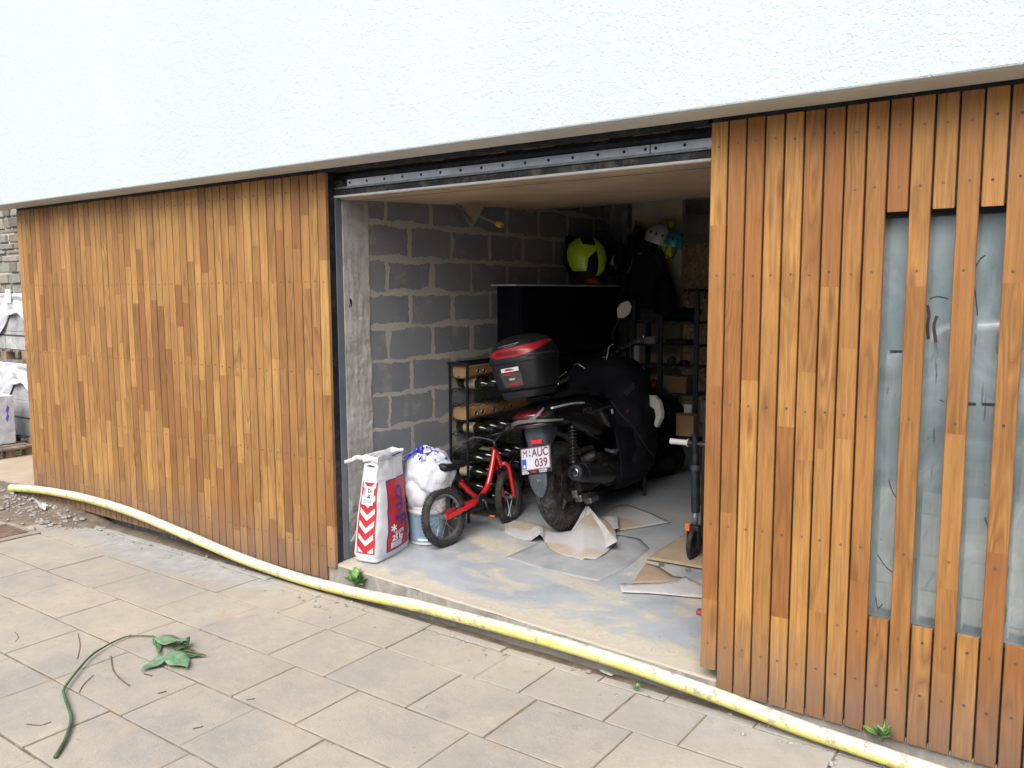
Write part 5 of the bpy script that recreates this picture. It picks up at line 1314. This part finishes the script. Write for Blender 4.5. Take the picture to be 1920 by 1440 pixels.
# ---------------------------------------------------------------- sheets and boards on the floor
def floor_sheet(name, outline, m, label, cat, h=.003, thick=.0012, nsub=14, wav=.004, lift=None):
    P = [at_f(u, v, h) for u, v in outline]; c = sum(P, Vector())/len(P)
    import bmesh
    bm = bmesh.new(); vs = [bm.verts.new(p-c) for p in P]; f = bm.faces.new(vs); bmesh.ops.triangulate(bm, faces=[f])
    for _ in range(4):
        es = [e for e in bm.edges if e.calc_length() > .06]
        if es: bmesh.ops.subdivide_edges(bm, edges=es, cuts=1, use_grid_fill=False); bmesh.ops.triangulate(bm, faces=bm.faces[:])
    for v in bm.verts:
        w_ = v.co+c; k = wav*(.5+.5*noise.noise(w_*6))+wav*.4*noise.noise(w_*17); v.co.z += max(0, k)
        if lift: v.co.z += lift(w_)
    me = bpy.data.meshes.new(name); bm.to_mesh(me); bm.free(); me.materials.append(m)
    for p in me.polygons: p.use_smooth = True
    o = bpy.data.objects.new(name, me); col.objects.link(o); o.location = c
    q = o.modifiers.new('s', 'SOLIDIFY'); q.thickness = thick; q.offset = 1
    return tag(o, label, cat)
floor_sheet('dusty_sheet', [(946, 1046), (1000, 1022), (1060, 985), (1200, 1010), (1218, 1028), (1178, 1062), (1123, 1090), (1080, 1082), (1010, 1066)], simple('thin dusty foil', (.30, .315, .33), .6, var=.12, scale=4, dust=.35), 'thin flat dusty sheet lying under the crumpled paper', 'sheet', h=.0012, thick=.0008, wav=.0012)
floor_sheet('paper_sheet', [(1128, 968), (1150, 950), (1178, 947), (1215, 960), (1258, 980), (1200, 990), (1156, 996), (1140, 985)], PAPER, 'flat dusty paper corner behind the scooter wheel', 'paper', h=.004, wav=.006)
# crumpled sheet: strip following folds
CP = empty('crumpled_paper', at_f(1050, 1020, .0)); tag(CP, 'crumpled dusty white paper sheet rucked up against the scooter tyre', 'paper'); o0 = CP.location.copy()
front = [(946, 998, .004), (962, 1006, .004), (985, 1013, .006), (997, 1013, .012), (1005, 1006, .045), (1012, 1001, .060), (1018, 1006, .045), (1021, 1016, .018), (1030, 1028, .006), (1045, 1036, .004), (1068, 1044, .003), (1092, 1050, .003), (1096, 1047, .012), (1118, 1048, .004), (1135, 1038, .010), (1157, 1018, .006)]
back = [(946, 976, .006), (965, 975, .005), (985, 978, .004), (997, 980, .006), (1005, 982, .010), (1012, 984, .012), (1018, 985, .01), (1024, 988, .008), (1040, 992, .006), (1055, 996, .01), (1068, 996, .03), (1080, 990, .06), (1092, 972, .10), (1108, 962, .11), (1135, 975, .07), (1152, 992, .03)]
def crump(a, b):
    x = a*15; i = min(14, int(x)); f = x-i; f = f*f*(3-2*f)
    g = lambda T: at_f(T[i][0]*(1-f)+T[i+1][0]*f, T[i][1]*(1-f)+T[i+1][1]*f, T[i][2]*(1-f)+T[i+1][2]*f)
    A, B = g(front), g(back); p = A.lerp(B, b); p.z += .012*math.sin(math.pi*b)*(1 if a > .2 else .3)+.004*noise.noise(p*14)+.0025*noise.noise(p*35)
    return p-o0
MB().grid(crump, 110, 26).build('sheet', PAPER, CP, smooth=True, solid=.0012)
# raised peak of the sheet
pk = [(1073, 1022), (1086, 1000), (1094, 975), (1099, 950), (1112, 952), (1125, 966), (1138, 985), (1150, 1008), (1152, 1016), (1130, 1034)]
def peak(a, b):
    ul, vl = 1052+47*b, 1031-83*b; ur, vr = 1158-55*b**1.2, 1014-66*b+4*math.sin(math.pi*b)
    u = ul+(ur-ul)*a; v = vl+(vr-vl)*a+16*math.sin(math.pi*a)*(1-b)**1.5
    y0 = at_f(1100, 1034).y; y1 = at_f(1100, 985).y; y = y0+(y1-y0)*b+.10*a*(1-b)
    y += -.035*math.exp(-((a-.2)/.13)**2)*math.sin(math.pi*min(1, b*1.0))+.02*math.sin(math.pi*a)*(1-b)*b*3
    p = at_y(u, v, y); p.y += .012*noise.noise(p*9)+.006*noise.noise(p*26); return p-o0
MB().grid(peak, 36, 30).build('raised_fold', PAPERW, CP, smooth=True, solid=.0012)
def fl2(a, b):
    q = at_f(1128+32*a, 967+30*b-6*a*b, .012+.03*math.sin(math.pi*a)*(1-b*.5)+.02*a); return q-o0
MB().grid(fl2, 16, 12).build('turned_flap', PAPERW, CP, smooth=True, solid=.0012)
# plywood sheet raised on scraps
o = floor_sheet('plywood_sheet', [(1213, 1049), (1262, 1057), (1318, 1067), (1345, 1071), (1345, 985), (1318, 982), (1262, 1016)], PLYSH, 'thin plywood offcut raised on scraps beside the kick scooter', 'plywood', h=.010, thick=.008, wav=.0)
for (u, v, r_) in ((1240, 1060, 6), (1290, 1070, 7)):
    p = at_f(u, v, .0); t = tag(MB().cbox((p.x, p.y, p.z+.005), (.03, .05, .009), Matrix.Rotation(R(30), 3, 'Z')).build('wood_scrap', PALLET), 'small scrap of wood under the plywood edge, %s' % ('left one' if u == 1240 else 'right one'), 'scrap')
floor_sheet('brown_paper', [(1186, 1094), (1200, 1072), (1212, 1056), (1235, 1062), (1262, 1080), (1285, 1084), (1262, 1092)], BROWNP, 'brown lining paper piece in front of the plywood', 'paper', h=.004, wav=.003)
floor_sheet('white_sheet', [(1159, 1095), (1180, 1095), (1240, 1093), (1265, 1090), (1285, 1082), (1312, 1095), (1345, 1098), (1345, 1123), (1300, 1120), (1230, 1113), (1166, 1111)], PAPERW, 'folded white strip of paper lying nearest the right boards', 'paper', h=.009, thick=.003, wav=.006)

# ---------------------------------------------------------------- plants, twig and litter outside
def leafmesh(mb, base, dir_, up, L, W, curl=.25, mi=0, nseg=8, fold=.25):
    base = Vector(base); d = Vector(dir_).normalized(); s = d.cross(Vector(up)).normalized(); u_ = s.cross(d)
    rs = []
    for i in range(nseg+1):
        f = i/nseg; w_ = W*math.sin(math.pi*min(1, f**.8*.98+.02))*.5; c = base+d*(L*f)+u_*(-curl*L*f*f+.03*L*math.sin(f*9))
        rs.append([c-s*w_+u_*w_*fold, c-s*w_*.5+u_*w_*fold*.4, c, c+s*w_*.5+u_*w_*fold*.4, c+s*w_+u_*w_*fold])
    return mb.rings(rs, close=False, mi=mi)
def weed(u, v, n, L, lab, seed, z=GZ, y=None, W=.35):
    p = at_z(u, v, z) if y is None else at_y(u, v, y); t = empty('weed', p); tag(t, lab, 'weed', 'weeds growing in the paving joint'); r = random.Random(seed)
    for k in range(n):
        a = 2*math.pi*k/n+r.uniform(-.3, .3); el = r.uniform(.55, 1.4); l = L*r.uniform(.6, 1.1)
        d = Vector((math.cos(a)*math.cos(el), math.sin(a)*math.cos(el)*.6, math.sin(el)))
        mb = MB(); mb.tube([(0, 0, 0), d*l*.35], .0012, 5); leafmesh(mb, d*l*.3, d, (0, 0, 1), l*.75, l*W, curl=r.uniform(.1, .5)); mb.build('leaf', r.choice([LEAF, LEAFG, LEAFG, LEAFP]), t, smooth=True, solid=.0006)
    return t
weed(668, 1098, 22, .10, 'leafy green weed beside the left end of the sill', 2, y=-.014, W=.62)
weed(1655, 1390, 9, .085, 'green weed at the foot of the right boards', 3, y=-.02, W=.5)
weed(1195, 1296, 6, .05, 'tiny flat weed between pipe and pavers', 5, W=.4)
pts2 = [(104, 1421), (120, 1396), (132, 1365), (133, 1345), (121, 1310), (122, 1295), (150, 1258), (172, 1234), (195, 1218), (222, 1203), (245, 1195), (288, 1194)]
P = [at_z(u, v, GZ+.004) for u, v in pts2]; c = P[6].copy(); TW = empty('leafy_stem', Vector((c.x, c.y, GZ))); tag(TW, 'long cut green stem with leaves lying on the pavement', 'stem'); o0 = TW.location.copy()
Pp = smooth_path([p-o0+Vector((0, 0, .004+.012*math.sin(math.pi*i/11))) for i, p in enumerate(P)], 5); n_ = len(Pp)
MB().tube(Pp, [.0082*(1-.62*i/n_)*(1+.12*math.exp(-((i-36)/1.5)**2)) for i in range(n_)], 10).build('stem', STEMG, TW, smooth=True)
e_ = Pp[-1]
def at_t(u, v, h=.01): return at_z(u, v, GZ+h)-o0
for k, (b, tt, W, m, h0, h1) in enumerate([((292, 1196), (352, 1208), .065, LEAFP, .012, .05), ((318, 1222), (352, 1256), .072, LEAFP, .03, .012), ((316, 1228), (264, 1260), .046, LEAFP, .03, .006), ((326, 1222), (388, 1233), .030, LEAFD, .03, .006), ((300, 1197), (297, 1233), .018, LEAF, .012, .01), ((335, 1218), (357, 1196), .03, LEAFD, .03, .03), ((288, 1196), (293, 1216), .012, LEAF, .012, .006), ((330, 1220), (368, 1222), .035, LEAFD, .02, .012)]):
    A, B = at_t(*b, h0), at_t(*tt, h1); d = B-A; mb = MB(); leafmesh(mb, A, d, (0, 0, 1), d.length, W*1.5, curl=-.05, fold=.05, nseg=12)
    lf = mb.build('leaf', m, TW, smooth=True, solid=.0007)
    MB().tube([A+Vector((0, 0, .0015)), A.lerp(B, .5)+Vector((0, 0, .004)), B+Vector((0, 0, .001))], .0010, 5).build('midrib', LEAFP, lf)
MB().tube([e_, at_t(310, 1205, .015), at_t(330, 1220, .03)], .0022, 6).build('side_stem', STEMG, TW)
MB().tube([Pp[46], at_t(246, 1190, .01)], .0018, 6).build('side_stem', STEMG, TW)
for k, (pp, r_, lab) in enumerate([([(208, 1230), (212, 1256), (225, 1272), (243, 1286)], .003, 'dry forked twig below the green stem'), ([(148, 1298), (158, 1282), (175, 1266)], .0018, 'thin curved dry twig left of the green stem'), ([(146, 1188), (150, 1210), (145, 1235)], .0018, 'thin dry twig standing out above the green stem'), ([(50, 1358), (75, 1360), (96, 1354)], .0028, 'short reddish twig near the lower left corner'), ([(28, 1185), (35, 1195), (28, 1203)], .002, 'small curled twig at the left edge'), ([(462, 1312), (478, 1310)], .0022, 'tiny straight twig on the middle slabs'), ([(270, 1263), (285, 1267)], .003, 'small brown bark chip under the leaves'), ([(362, 1366), (380, 1362)], .002, 'tiny reddish chip on the lower slabs'), ([(296, 1300), (312, 1296)], .0024, 'tiny brown chip right of the forked twig')]):
    Q = [at_z(u, v, GZ+.003) for u, v in pp]; o_ = Q[0].copy(); t = tag(MB().tube(smooth_path([q-o_ for q in Q], 4) if len(Q) > 2 else [q-o_ for q in Q], r_, 6).build('twig', TWIGM, smooth=True), lab, 'twig', 'dry twigs on the pavement'); t.location = o_
# paper scraps
p = at_z(1137, 1262, GZ+.003); t = tag(MB().box(-.035, .035, -.008, .008, 0, .004, M=Matrix.Rotation(R(-12), 4, 'Z')).build('white_splinter', WHITEP, bevel=.001), 'small white splinter lying below the yellow pipe', 'splinter'); t.location = p
p = at_y(85, 925, -.09); PS = empty('torn_paper', Vector((p.x, -.12, -.07))); tag(PS, 'torn white and lilac wrapper caught under the pipe end', 'wrapper')
def tp_(a, b): return Vector((-.06+.16*a+.02*nz(b*3, a), -.05+.05*a-.03*b, .02+.05*math.sin(a*5)*b+.02*nz(a*5, b*5)))
MB().grid(tp_, 12, 8).build('paper', PAPERW, PS, smooth=True, solid=.001)
# drain cover at the far left
p = at_z(10, 1000, GZ+.004); t = empty('drain_cover', Vector((p.x, p.y, GZ+.003))); tag(t, 'rusty square drain cover set in the pavement at the left edge', 'drain cover')
MB().box(-.28, .20, -.16, .16, .0, .004).build('frame', simple('old mortar', (.25, .22, .18), .9, bump=.4), t); MB().box(-.25, .12, -.11, .11, .0045, .010).build('lid', BRUSTY, t, bevel=.003)

# ================================================================== what stands beyond the left end
# stone wall
mb = MB(); rnd = random.Random(17); z = -.3; YW = 2.4
while z < 3.6:
    h = rnd.choice([.07, .10, .13, .16]); x = -13
    while x < -6.0:
        w_ = rnd.uniform(.15, .5); pj = rnd.uniform(0, .04); e = .012
        vs = [(x+e, YW-pj+rnd.uniform(-.012, .012), z+e), (x+w_-e, YW-pj+rnd.uniform(-.012, .012), z+e+rnd.uniform(-.01, .01)), (x+w_-e-rnd.uniform(0, .03), YW-pj, z+h-e), (x+e+rnd.uniform(0, .03), YW-pj, z+h-e)]
        bk = [(p[0], YW+.06, p[2]) for p in vs]; mb.add(vs+bk, [(0, 1, 2, 3), (0, 4, 5, 1), (1, 5, 6, 2), (2, 6, 7, 3), (3, 7, 4, 0)]); x += w_
    z += h
SWt = empty('stone_wall', (-9, YW, GZ)); tag(SWt, 'old rubble stone wall beyond the left end of the timber front', 'wall'); mb.v = [tuple(Vector(v)-SWt.location) for v in mb.v]
mb.build('stones', STONE, SWt, bevel=.012)
MB().box(-4.2, 3.2, .012, .35, -.2, 4.6).build('mortar', STONEM, SWt)
# plywood on the ground
P = [at_z(u, v, GZ+.02) for u, v in ((-60, 905), (0, 903), (58, 912), (110, 905), (75, 838), (0, 843), (-60, 850))]; c = P[0]; t = tag(MB().prism([p-c for p in P], (0, 0, .012)).build('ground_board', simple('pale board', (.42, .33, .235), .8, var=.08, scale=3, dust=.25)), 'pale sheet of board lying on the ground at the far left', 'board'); t.location = c
# pallets with blocks
def pallet(name, c, lab, w_=1.1, d=.9):
    t = empty(name, c); tag(t, lab, 'pallet', 'timber pallets of building blocks')
    for i in range(6): MB().box(-w_/2+i*w_/5.6, -w_/2+i*w_/5.6+.12, -d/2, d/2, .115, .137).build('top_plank', PALLET, t, bevel=.002)
    for y in (-d/2, -.05, d/2-.1):
        for x in (-w_/2, -.06, w_/2-.12): MB().box(x, x+.12, y, y+.10, .022, .1145).build('block', PALLET, t, bevel=.003)
        MB().box(-w_/2, w_/2, y, y+.10, 0, .0215).build('skid', PALLET, t, bevel=.002)
    return t
yb = 1.55; pc = at_y(30, 838, yb-.45); pc = Vector((pc.x-.15, yb, max(GZ, pc.z)+.0))
pallet('timber_pallet', pc, 'lower timber pallet carrying grey blocks at the far left')
def block_pack(z, nz_, lab, wrap):
    t = empty('block_pack', pc+Vector((0, 0, z))); tag(t, lab, 'block pack', 'packs of building blocks'); hh_ = .206
    k = 0
    for i in range(nz_):
        for x in (-.54, -.0): MB().box(x+.004, x+.532, -.42, .40, i*hh_+.003, i*hh_+hh_).build('building_block', CBLOCK, t, bevel=.005)
    for z_ in (nz_*hh_*.25, nz_*hh_*.72): MB().box(-.542, .542, -.424, .404, z_, z_+.016).build('strap_band', simple('green strap', (.30, .40, .34), .5) if not wrap else GREYP, t)
    if wrap:
        def wf(a, b):
            x = -.56+1.12*a; z_ = nz_*hh_*(1-(.62 if nz_ > 3 else .80)*b*(.75+.3*math.sin(a*6)+.15*nz(a*5, 1)))+.012; y = -.44-.03*nz(a*6, b*5)-.02*abs(math.sin(a*9+b*4)); return (x, y, z_)
        MB().grid(wf, 40, 14).build('wrapping_film', WRAP, t, smooth=True, solid=.003); MB().box(-.56, .56, -.44, .42, nz_*hh_+.004, nz_*hh_+.02).build('film_top', WRAP, t, bevel=.006)
    return t
b1 = block_pack(.1375, 4, 'lower pack of strapped grey blocks on the bottom pallet', True)
MB().box(-.22, -.02, -.4440, -.4400, .42, .6).build('delivery_label', WHITE, b1) if 0 else None
p2 = copy_tree(bpy.data.objects['timber_pallet']); p2.location = pc+Vector((0, 0, .1375+4*.206+.021)); tag(p2, 'upper timber pallet standing on the lower block pack', 'pallet')
b2 = block_pack(.1375*2+4*.206+.021, 3, 'film wrapped pack of blocks on the upper pallet', True)
lb = at_y(15, 555, yb-.48)-b2.location; MB().cbox(lb, (.12, .004, .15)).build('delivery_note', WHITE, b2)
# carton boxes in front
pb_ = at_y(-6, 830, yb-.75); t = empty('tile_carton', Vector((pb_.x-.05, yb-.78, GZ+.14))); tag(t, 'white carton of tiles with dark diamonds at the far left edge', 'carton')
zt = at_y(0, 745, yb-.78).z-t.location.z
MB().box(-.3, .17, -.18, .18, 0, max(.2, zt)).build('carton_body', simple('white carton', (.62, .61, .64), .7), t, bevel=.006)
for k in range(2):
    c = at_y(14, 768+15*k, yb-.97)-t.location; MB().prism([c+Vector((-.04, -.0, -.02)), c+Vector((0, -.0, -.05)), c+Vector((.04, -.0, .02)), c+Vector((0, -.0, .05))], (0, .001, 0)).build('dark_diamond', NAVY, t)
p3 = pallet('timber_pallet', Vector((pb_.x-.05, yb-.78, GZ+.0)), 'low timber pallet under the white carton at the left edge', .9, .5)

# ================================================================== across the street (mirrored in the window)
OH = empty('opposite_house', (-2, -13, GZ)); tag(OH, 'pale rendered house across the street behind the viewer', 'house')
MB().box(-10, 12, -4, 0, 0, 6).build('wall', STUCCO, OH)
for x in (-6, -2.5, 1, 4.5, 8):
    for z in (.9, 3.6):
        f = MB().box(x, x+1.2, .002, .05, z, z+1.5).build('window', WHITEP, OH); MB().box(x+.08, x+1.12, .052, .06, z+.08, z+1.42).build('pane', CGLASS, f)
VN = empty('parked_car', (2.3, -8.0, GZ)); tag(VN, 'white parked car across the road behind the viewer', 'car')
rs = []
for x, z0, z1, hw in [(-2.1, .35, .75, .70), (-2.0, .25, .88, .82), (-1.2, .22, .98, .86), (-.75, .22, 1.05, .87), (-.2, .22, 1.42, .80), (.6, .22, 1.48, .80), (1.4, .22, 1.42, .80), (1.9, .25, 1.05, .82), (2.05, .35, .85, .74)]:
    rs.append([Vector((x, y, (z0+z1)/2+z)) for y, z in sup(hw, (z1-z0)/2, 4.5, 32)])
MB().rings(rs).build('body', CARP, VN, smooth=True)
MB().prism([(-.5, .835, 1.02), (1.5, .845, 1.02), (1.3, .80, 1.34), (-.15, .80, 1.34)], (0, .012, 0)).build('side_window', CGLASS, VN)
for x in (-1.35, 1.3):
    for y in (-.78, .70): MB().lathe([(.2, 0), (.31, .02), (.31, .16), (.2, .18)], (x, y, .31), (0, 1, 0), 28).build('wheel', RUBBER, VN)

# peeled strips and tape marks on the window film
WD = bpy.data.objects['window']; rnd = random.Random(6); SCR = simple('bare glass scratch', (.035, .042, .045), .3, var=.3, scale=60)
for k, pp in enumerate([[(1669, 659), (1692, 659)], [(1738, 572), (1742, 590), (1739, 612), (1741, 636)], [(1757, 592), (1751, 612), (1755, 642)], [(1826, 530), (1830, 560), (1833, 592)], [(1814, 757), (1830, 758)], [(1841, 758), (1868, 759)], [(1666, 900), (1675, 925), (1688, 940)], [(1646, 1040), (1660, 1062), (1676, 1075)], [(1846, 970), (1853, 990), (1858, 1015)], [(1758, 1098), (1768, 1090)], [(1642, 1120), (1646, 1140), (1655, 1132)], [(1762, 750), (1770, 753)], [(1830, 500), (1838, 486), (1848, 478)], [(1744, 560), (1758, 556), (1778, 560)]]):
    q = [at_y(u, v, .0738)-WD.location for u, v in pp]; Pq = smooth_path(q, 4) if len(q) > 2 else q
    rs = []
    for i, p in enumerate(Pq):
        d = (Pq[min(i+1, len(Pq)-1)]-Pq[max(i-1, 0)]).normalized(); n__ = Vector((-d.z, 0, d.x)); wv = (.0055 if k in (0, 1, 2, 4, 5) else .0019)*(1+.3*nz(i*1.3, k)); rs.append([p-n__*wv, p+n__*wv])
    MB().rings(rs, close=False).build('peeled_strip', SCR if k not in (1, 2) else simple('brown tape', (.06, .035, .03), .4), WD)
